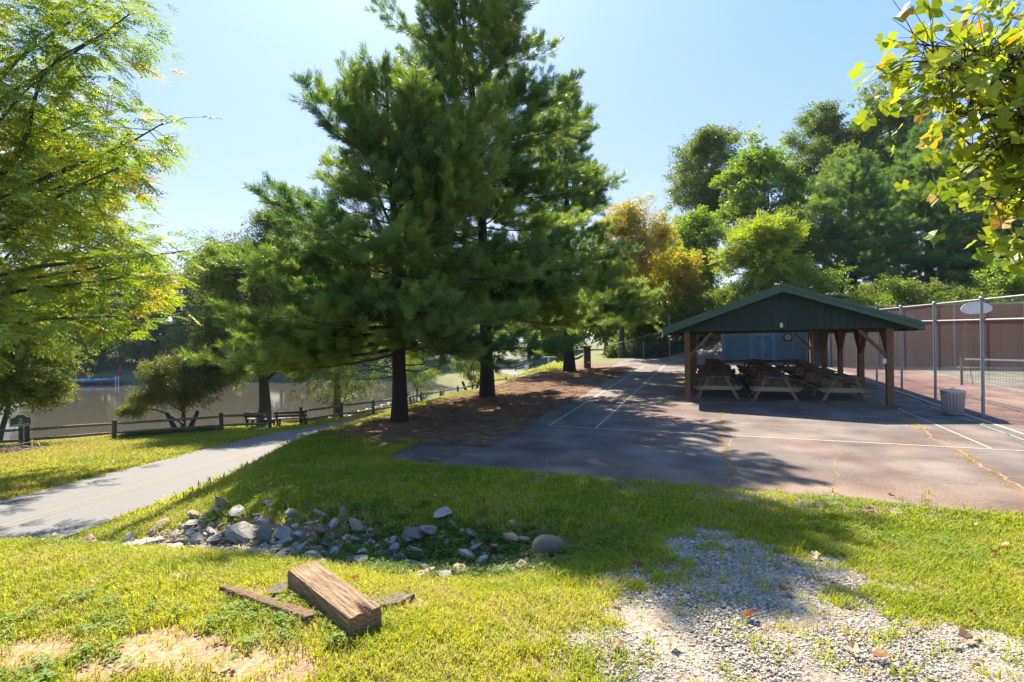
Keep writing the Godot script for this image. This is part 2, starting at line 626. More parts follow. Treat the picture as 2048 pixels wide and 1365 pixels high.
func lay(called: String, xs: PackedFloat32Array, ds: PackedFloat32Array, skip: Rect2, m: Material) -> MeshInstance3D:
	var b := MB.new()
	var w := xs.size()
	for d in ds:
		for x in xs:
			var low := 0.0
			if skip.has_area() and skip.grow(-0.5).has_point(Vector2(x, d)):
				low = 0.06
			b.col = ground_color(x, d)
			b.v.append(Vector3(x, ground(x, d) - low + 0.012 * n2.get_noise_2d(x * 90.0, d * 90.0), -d))
			b.c.append(b.col)
	for r in ds.size() - 1:
		for k in w - 1:
			if skip.has_area() and skip.grow(-1.5).has_point(Vector2((xs[k] + xs[k + 1]) * 0.5, (ds[r] + ds[r + 1]) * 0.5)):
				continue
			var o := r * w + k
			b.i.append_array([o, o + w, o + 1, o + 1, o + w, o + w + 1])
	b.n.resize(b.v.size())
	for k in range(0, b.i.size(), 3):
		var nn := (b.v[b.i[k + 2]] - b.v[b.i[k]]).cross(b.v[b.i[k + 1]] - b.v[b.i[k]])
		for j in 3:
			b.n[b.i[k + j]] += nn
	for k in b.n.size():
		b.n[k] = b.n[k].normalized() if b.n[k].length_squared() > 0.0 else Vector3.UP
	return put(called, b.mesh(), m)


func steps(a: float, b: float, by: float) -> PackedFloat32Array:
	var r := PackedFloat32Array()
	var k := int(round((b - a) / by))
	for i in k + 1:
		r.append(a + (b - a) * i / k)
	return r


func spread_out(core: PackedFloat32Array, far: float) -> PackedFloat32Array:
	var r := core.duplicate()
	var g := 2.0
	while r[-1] < far:
		r.append(r[-1] + g)
		g *= 1.35
	r.reverse()
	g = 2.0
	while r[-1] > -far:
		r.append(r[-1] - g)
		g *= 1.35
	r.reverse()
	return r


# a strip that follows the ground between two edges given in court or world pairs
func strip(called: String, rows: Array, up: float, m: Material, parent: Node = null, c := Color.WHITE, thick := 0.0) -> MeshInstance3D:
	var b := MB.new()
	b.col = c
	var w: int = rows[0].size()
	for row in rows:
		for p in row:
			b.vert(Vector3(p.x, ground(p.x, p.y) + up, -p.y), Vector3.UP)
	for r in rows.size() - 1:
		for k in w - 1:
			var o := r * w + k
			b.i.append_array([o, o + w, o + 1, o + 1, o + w, o + w + 1])
	return put(called, b.mesh(), m, parent)


func pave_color(s: float, t: float) -> Color:
	var e := n1.get_noise_2d(s * 22.0, t * 22.0)
	var f := n3.get_noise_2d(s * 60.0, t * 60.0)
	var c := Color(0.205, 0.182, 0.17).lerp(Color(0.285, 0.245, 0.215), clampf(0.5 + e, 0.0, 1.0))
	var red := sm(0.12, 0.3, n3.get_noise_2d(s * 24.0 + 400.0, t * 24.0) + 0.3 * f)
	c = c.lerp(Color(0.27, 0.145, 0.125), red * 0.5)
	c = c.lerp(Color(0.38, 0.28, 0.20), sm(1.5, 0.2, t + 0.8 * e + 0.5 * f) * 0.85 * sm(1.5, 4.0, s))
	c = c.lerp(Color(0.35, 0.22, 0.12), 0.7 * sm(0.12, 0.02, absf(s - 6.1 + 0.05 * f)) * sm(8.0, 6.0, t))
	c = c.lerp(Color(0.34, 0.20, 0.10), 0.75 * sm(0.16, 0.03, absf(s - 9.8 - t * 0.085 + 0.12 * f)) * sm(10.5, 9.0, t))
	return c


func make_setting() -> void:
	var near := Rect2(-13.0, -2.0, 24.0, 16.0)
	var base := lay("ground", spread_out(steps(-62.0, 62.0, 1.0), 420.0), spread_out(steps(-14.0, 120.0, 1.0), 460.0), near, M.ground)
	tag(base, "", "", "", "structure")
	var lawn := lay("lawn", steps(-13.0, 11.0, 0.1), steps(-2.0, 14.0, 0.1), Rect2(), M.ground)
	tag(lawn, "", "", "", "structure")
	# the old tennis court, now the floor under and round the shelter
	var b := MB.new()
	var ss := steps(0.0, 12.25, 0.16)
	var tt := steps(0.0, 33.0, 0.2)
	for t in tt:
		for s in ss:
			var e := n1.get_noise_2d(s * 50.0, t * 50.0) * 0.25 + n2.get_noise_2d(s * 140.0, t * 140.0) * 0.14
			var s2: float = s + (e - 0.05 if s < 0.01 else 0.0)
			var t2: float = t + (e * 1.1 if t < 0.01 else 0.0)
			var p := court(s2, t2, 0.022)
			if s < 0.01 or t < 0.01:
				p.y -= 0.03
			b.col = pave_color(s, t)
			b.vert(p, Vector3.UP)
	var w := ss.size()
	for r in tt.size() - 1:
		for k in w - 1:
			var o := r * w + k
			b.i.append_array([o, o + w, o + 1, o + 1, o + w, o + w + 1])
	var pave := put("old_court_pavement", b.mesh(), M.asphalt)
	tag(pave, "", "", "", "structure")
	var lines := [[2.03, 3.95, 2.09, 25.0], [3.2, 4.0, 3.26, 26.0], [2.03, 3.92, 12.2, 3.98], [10.75, 4.0, 10.8, 16.0], [11.72, 3.0, 11.76, 12.0], [12.0, 1.0, 12.09, 25.0], [7.05, 9.6, 7.1, 21.0], [3.2, 15.3, 10.75, 15.35]]
	for l in lines:
		var rows := []
		var along: bool = l[3] - l[1] > l[2] - l[0]
		var k := int((l[3] - l[1] if along else l[2] - l[0]) / 0.4)
		for i in k + 1:
			var f := float(i) / k
			var a := Vector2(l[0], lerpf(l[1], l[3], f)) if along else Vector2(lerpf(l[0], l[2], f), l[3])
			var z := Vector2(l[2], lerpf(l[1], l[3], f)) if along else Vector2(lerpf(l[0], l[2], f), l[1])
			var pa := court(a.x, a.y)
			var pz := court(z.x, z.y)
			rows.append([Vector2(pa.x, -pa.z), Vector2(pz.x, -pz.z)])
		strip("painted_line", rows, 0.027, M.paint_white, pave)
	# cracks filled with dirt and dry straw
	for cr in [[6.1, 0.1, 6.25, 8.5, 0.02], [9.85, 0.2, 10.6, 9.5, 0.03], [0.6, 1.9, 9.5, 1.2, 0.012], [3.0, 0.3, 4.4, 9.0, 0.012], [1.0, 6.5, 5.2, 7.2, 0.01], [7.6, 0.4, 8.6, 6.5, 0.01], [4.6, 9.0, 4.9, 26.0, 0.014], [0.8, 12.0, 4.8, 12.6, 0.012], [10.7, 1.5, 12.1, 3.2, 0.012]]:
		var rows := []
		var a := Vector2(cr[0], cr[1])
		var z := Vector2(cr[2], cr[3])
		var cnt := int((z - a).length() / 0.12)
		var across := (z - a).normalized().orthogonal()
		for i in cnt + 1:
			var c := a.lerp(z, float(i) / cnt) + across * (0.22 * n1.get_noise_2d(i * 9.0, cr[0] * 70.0) + 0.05 * n2.get_noise_2d(i * 60.0, cr[1] * 70.0))
			var wd: float = cr[4] * (0.2 + 0.7 * rg.randf())
			var pa := court(c.x + across.x * wd, c.y + across.y * wd)
			var pz := court(c.x - across.x * wd, c.y - across.y * wd)
			rows.append([Vector2(pz.x, -pz.z), Vector2(pa.x, -pa.z)])
		strip("crack_filling", rows, 0.0255, M.litter, pave, Color(0.20, 0.135, 0.085))
	# a broken concrete apron in front of the court edge
	var rows2 := []
	for i in 24:
		var s := 4.4 + i * 0.16
		var wob := 0.07 * n1.get_noise_2d(s * 90.0, 3.0)
		var row := []
		for k in 4:
			var p := court(s, -0.28 - 0.16 * k * sm(0.0, 0.5, minf(s - 4.3, 8.3 - s)) + wob)
			row.append(Vector2(p.x, -p.z))
		rows2.append(row)
	tag(strip("concrete_apron", rows2, 0.012, M.asphalt, null, Color(0.30, 0.26, 0.235)), "", "", "", "structure")
	# the tennis court in use behind the wire
	var t2b := MB.new()
	var s3 := steps(12.25, 34.0, 0.3)
	var t3 := steps(-2.0, 26.4, 0.3)
	for t in t3:
		for s in s3:
			var e := n1.get_noise_2d(s * 20.0, t * 20.0)
			var f := n2.get_noise_2d(s * 50.0, t * 50.0)
			var red := Color(0.30, 0.125, 0.105).lerp(Color(0.34, 0.22, 0.18), clampf(0.5 + 1.2 * e, 0.0, 1.0))
			var green := Color(0.235, 0.235, 0.19).lerp(Color(0.27, 0.25, 0.21), clampf(0.5 + 1.5 * e, 0.0, 1.0))
			t2b.col = red.lerp(green, sm(15.55, 15.9, s + 0.1 * f) * sm(1.0, 1.3, t))
			t2b.vert(court(s, t, 0.016), Vector3.UP)
	w = s3.size()
	for r in t3.size() - 1:
		for k in w - 1:
			var o := r * w + k
			t2b.i.append_array([o, o + w, o + 1, o + 1, o + w, o + w + 1])
	var tennis := put("tennis_court", t2b.mesh(), M.asphalt)
	tag(tennis, "", "", "", "structure")
	for l in [[15.9, 4.0, 15.96, 25.0], [17.25, 4.0, 17.31, 25.0], [15.9, 24.94, 33.0, 25.0], [17.25, 21.0, 33.0, 21.06], [17.25, 10.0, 33.0, 10.06]]:
		var rows := []
		var along: bool = l[3] - l[1] > l[2] - l[0]
		var k := 40
		for i in k + 1:
			var f := float(i) / k
			var a := Vector2(l[0], lerpf(l[1], l[3], f)) if along else Vector2(lerpf(l[0], l[2], f), l[3])
			var z := Vector2(l[2], lerpf(l[1], l[3], f)) if along else Vector2(lerpf(l[0], l[2], f), l[1])
			var pa := court(a.x, a.y)
			var pz := court(z.x, z.y)
			rows.append([Vector2(pa.x, -pa.z), Vector2(pz.x, -pz.z)])
		strip("painted_line", rows, 0.021, M.paint_white, tennis)
	# the lane down by the lake
	var lane := []
	var mid := [[], []]
	for i in 131:
		var d := -10.0 + i * 0.85
		var x := tab(XR, d)
		var dir := Vector2(tab(XR, d + 1.0) - tab(XR, d - 1.0), 2.0).normalized()
		var side := Vector2(dir.y, -dir.x)
		var row := []
		for k in 9:
			var off := -1.95 + 3.9 * k / 8.0
			if k == 0 or k == 8:
				off += 0.07 * n1.get_noise_2d(d * 60.0, k * 50.0)
			row.append(Vector2(x, d) + side * off)
		lane.append(row)
		for k in 2:
			var o := -0.09 + 0.18 * k + 0.25
			mid[k].append([Vector2(x, d) + side * (o - 0.035), Vector2(x, d) + side * (o + 0.035)])
	var road := strip("road", lane, 0.035, M.road)
	tag(road, "", "", "", "structure")
	for k in 2:
		strip("yellow_line", mid[k], 0.04, M.paint_yellow, road)
	# the lake
	var wb := MB.new()
	wb.quad(Vector3(-170, WATER, -10), Vector3(6, WATER, -10), Vector3(6, WATER, -104), Vector3(-170, WATER, -104))
	tag(put("lake_water", wb.mesh(), M.water), "", "", "", "structure")


# ---------------------------------------------------------------- the picnic shelter
func make_shelter() -> void:
	var at := court(5.15, 9.38)
	var o := thing("picnic_shelter", "open picnic shelter with dark green board gable and brown timber posts", "shelter", at, -COURT)
	var w := 5.5
	var bay := 2.96
	var deep := bay * 4.0
	var top := 2.24
	var sl := 0.36
	var over := 0.68
	var ridge := 3.62
	var eave := ridge - sl * (w * 0.5 + over)
	# posts, side beams and knee braces
	for side in 2:
		var x := w * side
		for k in 5:
			var z := -bay * k
			var low := -0.12 + 0.0206 * bay * k
			plank("post", Vector3(x, low, z), Vector3(x, top + 0.02, z), 0.17, 0.17, M.wood_post, o, Vector3.BACK, 0.008)
			var inward := 1.0 if side == 0 else -1.0
			if k == 0 or k == 4:
				plank("knee_brace", Vector3(x + inward * 0.07, top - 0.78, z), Vector3(x + inward * 0.75, top - 0.02, z), 0.09, 0.09, M.wood_post, o, Vector3.BACK)
			for dz in [-1.0, 1.0]:
				if (k == 0 and dz > 0.0) or (k == 4 and dz < 0.0):
					continue
				plank("knee_brace", Vector3(x, top - 0.75, z + dz * 0.07), Vector3(x, top - 0.02, z + dz * 0.7), 0.13, 0.1, M.wood_beam, o, Vector3.RIGHT)
		plank("side_beam", Vector3(x, top + 0.12, 0.12), Vector3(x, top + 0.12, -deep - 0.12), 0.14, 0.24, M.wood_beam, o)
	for k in 5:
		plank("tie_beam", Vector3(0.08, top + 0.13, -bay * k), Vector3(w - 0.08, top + 0.13, -bay * k), 0.1, 0.2, M.wood_beam, o)
	# rafters under the roof sheets
	for k in 9:
		var z := -0.1 - (deep - 0.2) * k / 8.0
		for sg: float in [-1.0, 1.0]:
			plank("rafter", Vector3(w * 0.5 + sg * 0.03, ridge - 0.17, z), Vector3(w * 0.5 + sg * (w * 0.5 + over - 0.05), eave - 0.15, z), 0.05, 0.14, M.wood_beam, o)
	# roof: two sheets with standing ribs, ridge cap
	var front := 0.45
	for sg: float in [-1.0, 1.0]:
		var b := MB.new()
		var a := Vector3(w * 0.5, ridge, 0)
		var e := Vector3(w * 0.5 + sg * (w * 0.5 + over), eave, 0)
		var nrm := Vector3(sg * sl, 1.0, 0).normalized()
		var m := (a + e) * 0.5 + nrm * -0.03
		var dir := (e - a).normalized()
		var bs := Basis(dir, dir.cross(Vector3.BACK).normalized() * -1.0, Vector3.BACK)
		b.box(m + Vector3(0, 0, -deep * 0.5), Vector3((e - a).length(), 0.05, deep + front * 2.0 - 0.1), 0.0, bs)
		for k in 30:
			b.box((a + e) * 0.5 + nrm * 0.008 + Vector3(0, 0, front - 0.2 - k * (deep + front * 2.0 - 0.4) / 29.0), Vector3((e - a).length() - 0.04, 0.03, 0.03), 0.0, bs)
		put("roof_sheet", b.mesh(), M.green_trim, o)
	var rc := MB.new()
	rc.prism(PackedVector2Array([Vector2(w * 0.5 - 0.2, ridge - 0.04), Vector2(w * 0.5, ridge + 0.032), Vector2(w * 0.5 + 0.2, ridge - 0.04), Vector2(w * 0.5, ridge + 0.022)]), -deep - front + 0.03, front - 0.03)
	put("ridge_cap", rc.mesh(), M.green_trim, o)
	# rake boards and drip edges at both ends, fascia along the eaves
	for z in [front, -deep - front]:
		var out := signf(z)
		for sg: float in [-1.0, 1.0]:
			var a := Vector2(w * 0.5, ridge + 0.012)
			var e := Vector2(w * 0.5 + sg * (w * 0.5 + over + 0.02), eave + 0.005)
			var b := MB.new()
			b.prism(PackedVector2Array([a, e, e - Vector2(0, 0.235), a - Vector2(0, 0.235)]), z - 0.02, z + 0.02)
			put("rake_board", b.mesh(), M.green_trim, o)
			var b2 := MB.new()
			b2.prism(PackedVector2Array([a + Vector2(0, 0.006), e + Vector2(0, 0.006), e - Vector2(0, 0.095), a - Vector2(0, 0.095)]), minf(z, z + out * 0.042), maxf(z, z + out * 0.042))
			put("drip_board", b2.mesh(), M.green_trim, o)
	for sg: float in [-1.0, 1.0]:
		var x: float = w * 0.5 + sg * (w * 0.5 + over + 0.005)
		plank("eave_board", Vector3(x, eave - 0.12, front - 0.025), Vector3(x, eave - 0.12, -deep - front + 0.025), 0.03, 0.2, M.green_trim, o)
	# gable boards
	for z in [0.12, -deep - 0.12]:
		var x := -0.62
		var k := 0
		while x < w + 0.6:
			var x2 := minf(x + 0.195, w + 0.62)
			var ya := ridge - 0.07 - sl * absf(x - w * 0.5)
			var yb := ridge - 0.07 - sl * absf(x2 - w * 0.5)
			var low := top + 0.02 - 0.012 * rg.randf()
			if ya > low + 0.03 or yb > low + 0.03:
				var b := MB.new()
				var dz := 0.004 * rg.randf()
				var pts := PackedVector2Array([Vector2(x + 0.004, low), Vector2(x2 - 0.004, low), Vector2(x2 - 0.004, maxf(yb, low + 0.01))])
				if x < w * 0.5 and x2 > w * 0.5:
					pts.append(Vector2(w * 0.5, ridge - 0.07))
				pts.append(Vector2(x + 0.004, maxf(ya, low + 0.01)))
				b.col = Color.WHITE * rg.randf_range(0.72, 1.05)
				b.col.a = 1.0
				b.prism(pts, z - 0.012 + dz, z + 0.012 + dz)
				put("gable_board", b.mesh(), M.green_board, o)
			x = x2
			k += 1
		var bk := MB.new()
		bk.prism(PackedVector2Array([Vector2(-0.5, top + 0.06), Vector2(w + 0.5, top + 0.06), Vector2(w * 0.5, ridge - 0.12)]), z - signf(z) * 0.03 - 0.006, z - signf(z) * 0.03 + 0.006)
		put("gable_backing", bk.mesh(), M.green_board, o)
	# small lamp on the gable and a junction box on the corner post
	var lamp := block("wall_lamp", Vector3(2.72, top + 0.16, 0.17), Vector3(0.09, 0.15, 0.07), M.lamp_glass, o, 0.015)
	block("lamp_cap", Vector3(0, 0.09, 0), Vector3(0.11, 0.03, 0.09), M.dark, lamp, 0.008)
	block("junction_box", Vector3(w - 0.13, 1.3, 0.04), Vector3(0.09, 0.14, 0.07), M.white_metal, o, 0.01)
	# low concrete kerb along the front edge of the floor
	plank("floor_edge", Vector3(-0.02, 0.01, 0.25), Vector3(w + 0.1, 0.01, 0.25), 0.1, 0.1, M.wood_beam, o)


func make_tables() -> void:
	var t := thing("picnic_table", "", "picnic table")
	var tone := [M.wood_table, M.wood_table_pale, M.wood_table_dark]
	for k in 5:
		plank("top_board", Vector3(-0.3 + 0.15 * k, 0.73, 0.92), Vector3(-0.3 + 0.15 * k, 0.73, -0.92), 0.14, 0.038, tone[k % 3], t)
	for sg: float in [-1.0, 1.0]:
		for k in 2:
			plank("seat_board", Vector3(sg * (0.55 + 0.15 * k), 0.44, 0.92), Vector3(sg * (0.55 + 0.15 * k), 0.44, -0.92), 0.14, 0.038, tone[(k + 1) % 3], t)
	for z in [0.68, -0.68]:
		for sg: float in [-1.0, 1.0]:
			plank("leg", Vector3(sg * 0.62, -0.01, z), Vector3(sg * 0.26, 0.71, z), 0.09, 0.038, M.wood_table_pale, t, Vector3.BACK)
		var b := MB.new()
		b.prism(PackedVector2Array([Vector2(-0.62, 0.28), Vector2(0.62, 0.28), Vector2(0.75, 0.36), Vector2(0.75, 0.42), Vector2(-0.75, 0.42), Vector2(-0.75, 0.36)]), z * 1.0 + signf(z) * 0.041 - 0.019, z + signf(z) * 0.041 + 0.019)
		put("seat_bearer", b.mesh(), M.wood_light, t)
		plank("top_bearer", Vector3(-0.35, 0.665, z - signf(z) * 0.04), Vector3(0.35, 0.665, z - signf(z) * 0.04), 0.038, 0.09, M.wood_table, t)
		plank("brace", Vector3(0, 0.36, z - signf(z) * 0.02), Vector3(0, 0.69, z * 0.38), 0.09, 0.038, M.wood_table_pale, t, Vector3.RIGHT)
	var rows := ["nearest the lawn", "second from the front", "third from the front", "nearest the blue shed"]
	var cols := ["left", "middle", "right"]
	var first := true
	for c in 3:
		for r in 4:
			var o: Node3D = t
			if not first:
				o = t.duplicate()
				o.name = numbered("picnic_table")
				add_child(o)
			first = false
			var s: float = 5.15 + [0.9, 2.72, 4.5][c] + [0.0, -0.06, 0.08, -0.03][(r + c) % 4]
			var tt: float = 9.38 + 1.55 + 2.72 * r + [0.0, 0.1, -0.08][(r + 2 * c) % 3]
			o.position = court(s, tt, 0.027)
			o.rotation.y = -COURT + [0.02, -0.03, 0.045, -0.015, 0.03][(r * 3 + c) % 5]
			o.rotation.x = 0.02
			tag(o, "weathered wooden picnic table under the shelter, %s row, %s" % [cols[c], rows[r]], "picnic table", "picnic tables under the shelter")


func make_shed() -> void:
	var at := court(6.72, 28.3)
	var o := thing("storage_shed", "blue clapboard shed with double cross-braced doors behind the shelter", "shed", at, -COURT)
	var w := 4.88
	var h := 2.25
	var dp := 3.0
	block("core", Vector3(w * 0.5, h * 0.5 + 0.12, -dp * 0.5 - 0.03), Vector3(w - 0.24, h - 0.02, dp - 0.24), M.blue_board, o)
	for k in 4:
		block("footing_block", Vector3(0.3 + k * (w - 0.6) / 3.0, 0.03, -0.3), Vector3(0.4, 0.3, 0.2), M.slab_stone, o, 0.01)
	var rows := 11
	for k in rows:
		var y := 0.16 + k * 0.2
		for seg in [[0.1, 1.6], [3.06, w - 0.1]]:
			if y < 1.78:
				var q := plank("wall_board", Vector3(seg[0], y + 0.1, 0.012), Vector3(seg[1], y + 0.1, 0.012), 0.024, 0.186, M.blue_board, o, Vector3(0, 1, 0.16))
				q.name = "wall_board"
		if y >= 1.78:
			plank("wall_board", Vector3(0.1, y + 0.1, 0.012), Vector3(w - 0.1, y + 0.1, 0.012), 0.024, 0.186, M.blue_board, o, Vector3(0, 1, 0.16))
		for sd in [[-0.012, -1.0], [w + 0.012, 1.0]]:
			plank("wall_board", Vector3(sd[0], y + 0.1, -0.02), Vector3(sd[0], y + 0.1, -dp), 0.024, 0.186, M.blue_board, o, Vector3(0.1 * sd[1], 1, 0))
	for x in [0.05, w - 0.05]:
		plank("corner_board", Vector3(x, 0.12, 0.03), Vector3(x, h + 0.14, 0.03), 0.1, 0.03, M.blue_trim, o, Vector3.BACK)
	for x in [1.64, 3.02]:
		plank("door_casing", Vector3(x, 0.14, 0.035), Vector3(x, 1.83, 0.035), 0.09, 0.03, M.blue_trim, o, Vector3.BACK)
	plank("door_casing", Vector3(1.6, 1.87, 0.036), Vector3(3.06, 1.87, 0.036), 0.03, 0.09, M.blue_trim, o)
	for k in 2:
		var x0 := 1.69 + k * 0.645
		var d := put("door", box_mesh(Vector3(0.62, 1.62, 0.03)), M.blue_door, o)
		d.position = Vector3(x0 + 0.32, 0.99, 0.02)
		for x in [-0.275, 0.275]:
			plank("stile", Vector3(x, -0.81, 0.026), Vector3(x, 0.81, 0.026), 0.085, 0.03, M.blue_trim, d, Vector3.BACK)
		for y in [-0.765, 0.765]:
			plank("cross_rail", Vector3(-0.23, y, 0.026), Vector3(0.23, y, 0.026), 0.022, 0.09, M.blue_trim, d)
		# each leaf carries two slants that meet at the middle post, so that the pair shows an X
		for y in [-1.0, 1.0]:
			var ax := -0.23 if k == 0 else 0.23
			plank("slant", Vector3(ax, y * 0.68, 0.025), Vector3(-ax, y * 0.02, 0.025), 0.075, 0.028, M.blue_trim, d, Vector3.BACK)
		if k == 1:
			block("handle", Vector3(-0.27, 0.05, 0.05), Vector3(0.03, 0.14, 0.03), M.steel, d, 0.008)
	for sg: float in [-1.0, 1.0]:
		var b := MB.new()
		b.box(Vector3.ZERO, Vector3(w + 0.5, 0.05, 1.75), 0.005)
		var r := put("roof_slope", b.mesh(), M.green_trim, o)
		r.position = Vector3(w * 0.5, h + 0.42, -dp * 0.5 + sg * 0.84)
		r.rotation.x = sg * 0.3
	for sd in [0.012, w - 0.012]:
		var b := MB.new()
		b.prism(PackedVector2Array([Vector2(0, 0), Vector2(dp, 0), Vector2(dp * 0.5, 0.44)]), -0.01, 0.01)
		var g := put("side_gable", b.mesh(), M.blue_board, o)
		g.position = Vector3(sd, h + 0.13, 0)
		g.rotation.y = PI / 2
	# dartboard
	var dpos := o.transform * Vector3(3.78, 1.6, 0.06)
	var db := thing("dartboard", "round black and tan dartboard hung on the blue shed wall", "dartboard", dpos, -COURT)
	var rim := MB.new()
	rim.lathe([Vector2(0.0, 0.03), Vector2(0.24, 0.03), Vector2(0.255, 0.02), Vector2(0.255, -0.02), Vector2(0, -0.02)], 28)
	put("board", rim.mesh(), M.dart_black, db).rotation.x = PI / 2
	var wedge := MB.new()
	for k in 10:
		var a := TAU * k / 10.0
		for j in 2:
			var f := a + j * 0.157
			wedge.tri(Vector3(0.03 * cos(a + 0.157), 0.03 * sin(a + 0.157), 0.034), Vector3(0.185 * cos(f), 0.185 * sin(f), 0.034), Vector3(0.185 * cos(f + 0.157), 0.185 * sin(f + 0.157), 0.034))
	put("pale_wedges", wedge.mesh(), M.dart_cream, db)
	var bull := MB.new()
	bull.lathe([Vector2(0.0, 0.039), Vector2(0.025, 0.039), Vector2(0.026, 0.03)], 12)
	put("bullseye", bull.mesh(), M.dart_red, db).rotation.x = PI / 2


# ---------------------------------------------------------------- the wire fence, the screened fence, net, hoop
func chain(b: MB, l: float, y0: float, y1: float, pitch: float, r: float, flat: Callable) -> void:
	var h := y1 - y0
	for sg: float in [-1.0, 1.0]:
		var x := -h
		while x < l + h:
			# the wire runs from (x, y0) to (x + h, y1), or mirrored
			var xa := x if sg > 0.0 else x + h
			var xb := x + h if sg > 0.0 else x
			var a := Vector2(xa, y0)
			var e := Vector2(xb, y1)
			var lo := maxf(0.0, minf(a.x, e.x))
			var hi := minf(l, maxf(a.x, e.x))
			if hi - lo > 0.02:
				var ya := y0 + (lo - x if sg > 0.0 else x + h - lo)
				var yb := y0 + (hi - x if sg > 0.0 else x + h - hi)
				var p: Vector3 = flat.call(lo, ya, sg * r)
				var q: Vector3 = flat.call(hi, yb, sg * r)
				b.tube([p, q], [r, r], 3, false)
			x += pitch


func make_fences() -> void:
	var s0 := 12.3
	var t0 := 8.17 - 2.94 * 3.0
	var base := court(s0, t0)
	var f := thing("chain_link_fence", "tall galvanized chain link fence along the near side of the tennis court", "fence", base, -COURT)
	var inv := f.transform.affine_inverse()
	var hh := 3.0
	for k in 10:
		var p := inv * court(s0, t0 + 2.94 * k)
		var q := pipe("post", [p + Vector3(0, -0.1, 0), p + Vector3(0, hh + 0.05, 0)], 0.045 if k in [0, 9] else 0.038, M.steel, f, 12)
		var cap := MB.new()
		cap.lathe([Vector2(0.052, -0.02), Vector2(0.05, 0.02), Vector2(0.03, 0.045), Vector2(0, 0.05)], 10)
		put("post_cap", cap.mesh(), M.steel, q).position = p + Vector3(0, hh + 0.03, 0)
	for hgt in [hh, hh - 0.52, 0.06]:
		for k in 9:
			var a := inv * court(s0, t0 + 2.94 * k, hgt)
			var b2 := inv * court(s0, t0 + 2.94 * (k + 1), hgt)
			pipe("rail" if hgt > 0.1 else "tension_wire", [a + Vector3(0.05, 0, 0), b2 + Vector3(0.05, 0, 0)], 0.024 if hgt > 0.1 else 0.004, M.steel, f, 8)
	var mb := MB.new()
	chain(mb, 2.94 * 9.0, 0.03, hh + 0.02, 0.084, 0.0017, func(u: float, y: float, o: float) -> Vector3: return inv * court(s0 + 0.08 + o, t0 + u, y))
	put("wire_mesh", mb.mesh(), M.steel, f, "stuff")
	# the screened fence at the back
	var t1 := 26.1
	hh = 3.4
	var b0 := court(s0, t1)
	var g := thing("screened_fence", "tall fence filled with brown privacy slats at the back of the tennis court", "fence", b0, -COURT)
	var inv2 := g.transform.affine_inverse()
	for k in 8:
		var p := inv2 * court(s0 + 2.94 * k, t1)
		pipe("post", [p + Vector3(0, -0.1, 0), p + Vector3(0, hh + 0.05, 0)], 0.045, M.steel, g, 10)
		if k < 7:
			var p2 := inv2 * court(s0 + 2.94 * (k + 1), t1)
			pipe("rail", [p + Vector3(0, hh, 0.04), p2 + Vector3(0, hh, 0.04)], 0.022, M.steel, g, 6)
	var sb := MB.new()
	var u := 0.05
	while u < 2.94 * 7.0:
		var sh := rg.randf_range(0.65, 1.1) * (1.0 + 0.25 * n1.get_noise_2d(u * 60.0, 9.0))
		sb.col = Color(0.19, 0.05, 0.026) * sh
		sb.col.a = 1.0
		var p := inv2 * court(s0 + u, t1)
		sb.box(p + Vector3(0, hh * 0.5, -0.035 + 0.004 * rg.randf()), Vector3(0.058, hh - 0.1 - 0.03 * rg.randf(), 0.006))
		u += 0.066
	put("privacy_slats", sb.mesh(), M.slat, g, "stuff")
	var mb2 := MB.new()
	chain(mb2, 2.94 * 7.0, 0.05, hh, 0.14, 0.002, func(uu: float, y: float, o: float) -> Vector3: return inv2 * court(s0 + uu, t1 - 0.0 + o, y) + Vector3(0, 0, 0.06))
	put("wire_mesh", mb2.mesh(), M.wood_table, g, "stuff")
	# net
	var na := court(14.9, 16.4)
	var nt := thing("tennis_net", "sagging tennis net with pale top band behind the wire fence", "net", na, -COURT)
	var inv3 := nt.transform.affine_inverse()
	for e in [0.0, 12.8]:
		var p := inv3 * court(14.9 + e, 16.4)
		pipe("post", [p + Vector3(0, -0.05, 0), p + Vector3(0, 1.08, 0)], 0.045, M.wood_rail, nt, 10)
	var band := []
	for k in 21:
		band.append(inv3 * court(15.0 + k * 0.63, 16.4, 1.02 - 0.12 * sin(PI * k / 20.0)))
	for k in 20:
		plank("top_band", band[k], band[k + 1], 0.012, 0.06, M.band, nt, Vector3.UP, 0.002)
	var nm := MB.new()
	for k in 150:
		var x := 15.0 + k * 0.084
		var y := 1.0 - 0.12 * sin(PI * (x - 15.0) / 12.6)
		nm.tube([inv3 * court(x, 16.4, 0.06), inv3 * court(x, 16.4, y)], [0.0035, 0.0035], 3, false)
	for k in 10:
		var pts := []
		var rr := []
		for j in 13:
			pts.append(inv3 * court(15.0 + j * 1.05, 16.4, 0.08 + k * 0.098 - 0.012 * k * sin(PI * j / 12.0)))
			rr.append(0.0035)
		nm.tube(pts, rr, 3, false)
	nm.tube([inv3 * court(15.25, 16.4, 0.05), inv3 * court(15.12, 16.4, 1.0)], [0.012, 0.012], 5, false)
	put("netting", nm.mesh(), M.net, nt, "stuff")
	# hoop board on a pole beside the screened fence
	var ha := court(18.85, 26.55)
	var hp := thing("basketball_backboard", "pale fan-shaped basketball backboard rising above the wire fence rail", "backboard", ha, -COURT)
	pipe("pole", [Vector3(0, -0.1, 0), Vector3(0, 2.9, 0), Vector3(0, 3.1, 0.2), Vector3(0, 3.1, 1.2)], 0.045, M.steel, hp, 10)
	var fan := PackedVector2Array()
	for k in 25:
		var a := PI * k / 24.0
		fan.append(Vector2(cos(a) * 0.66, 0.02 + sin(a) * 0.4))
	for k in range(1, 8):
		var a := PI + PI * k / 8.0
		fan.append(Vector2(cos(a) * 0.66, sin(a) * 0.24))
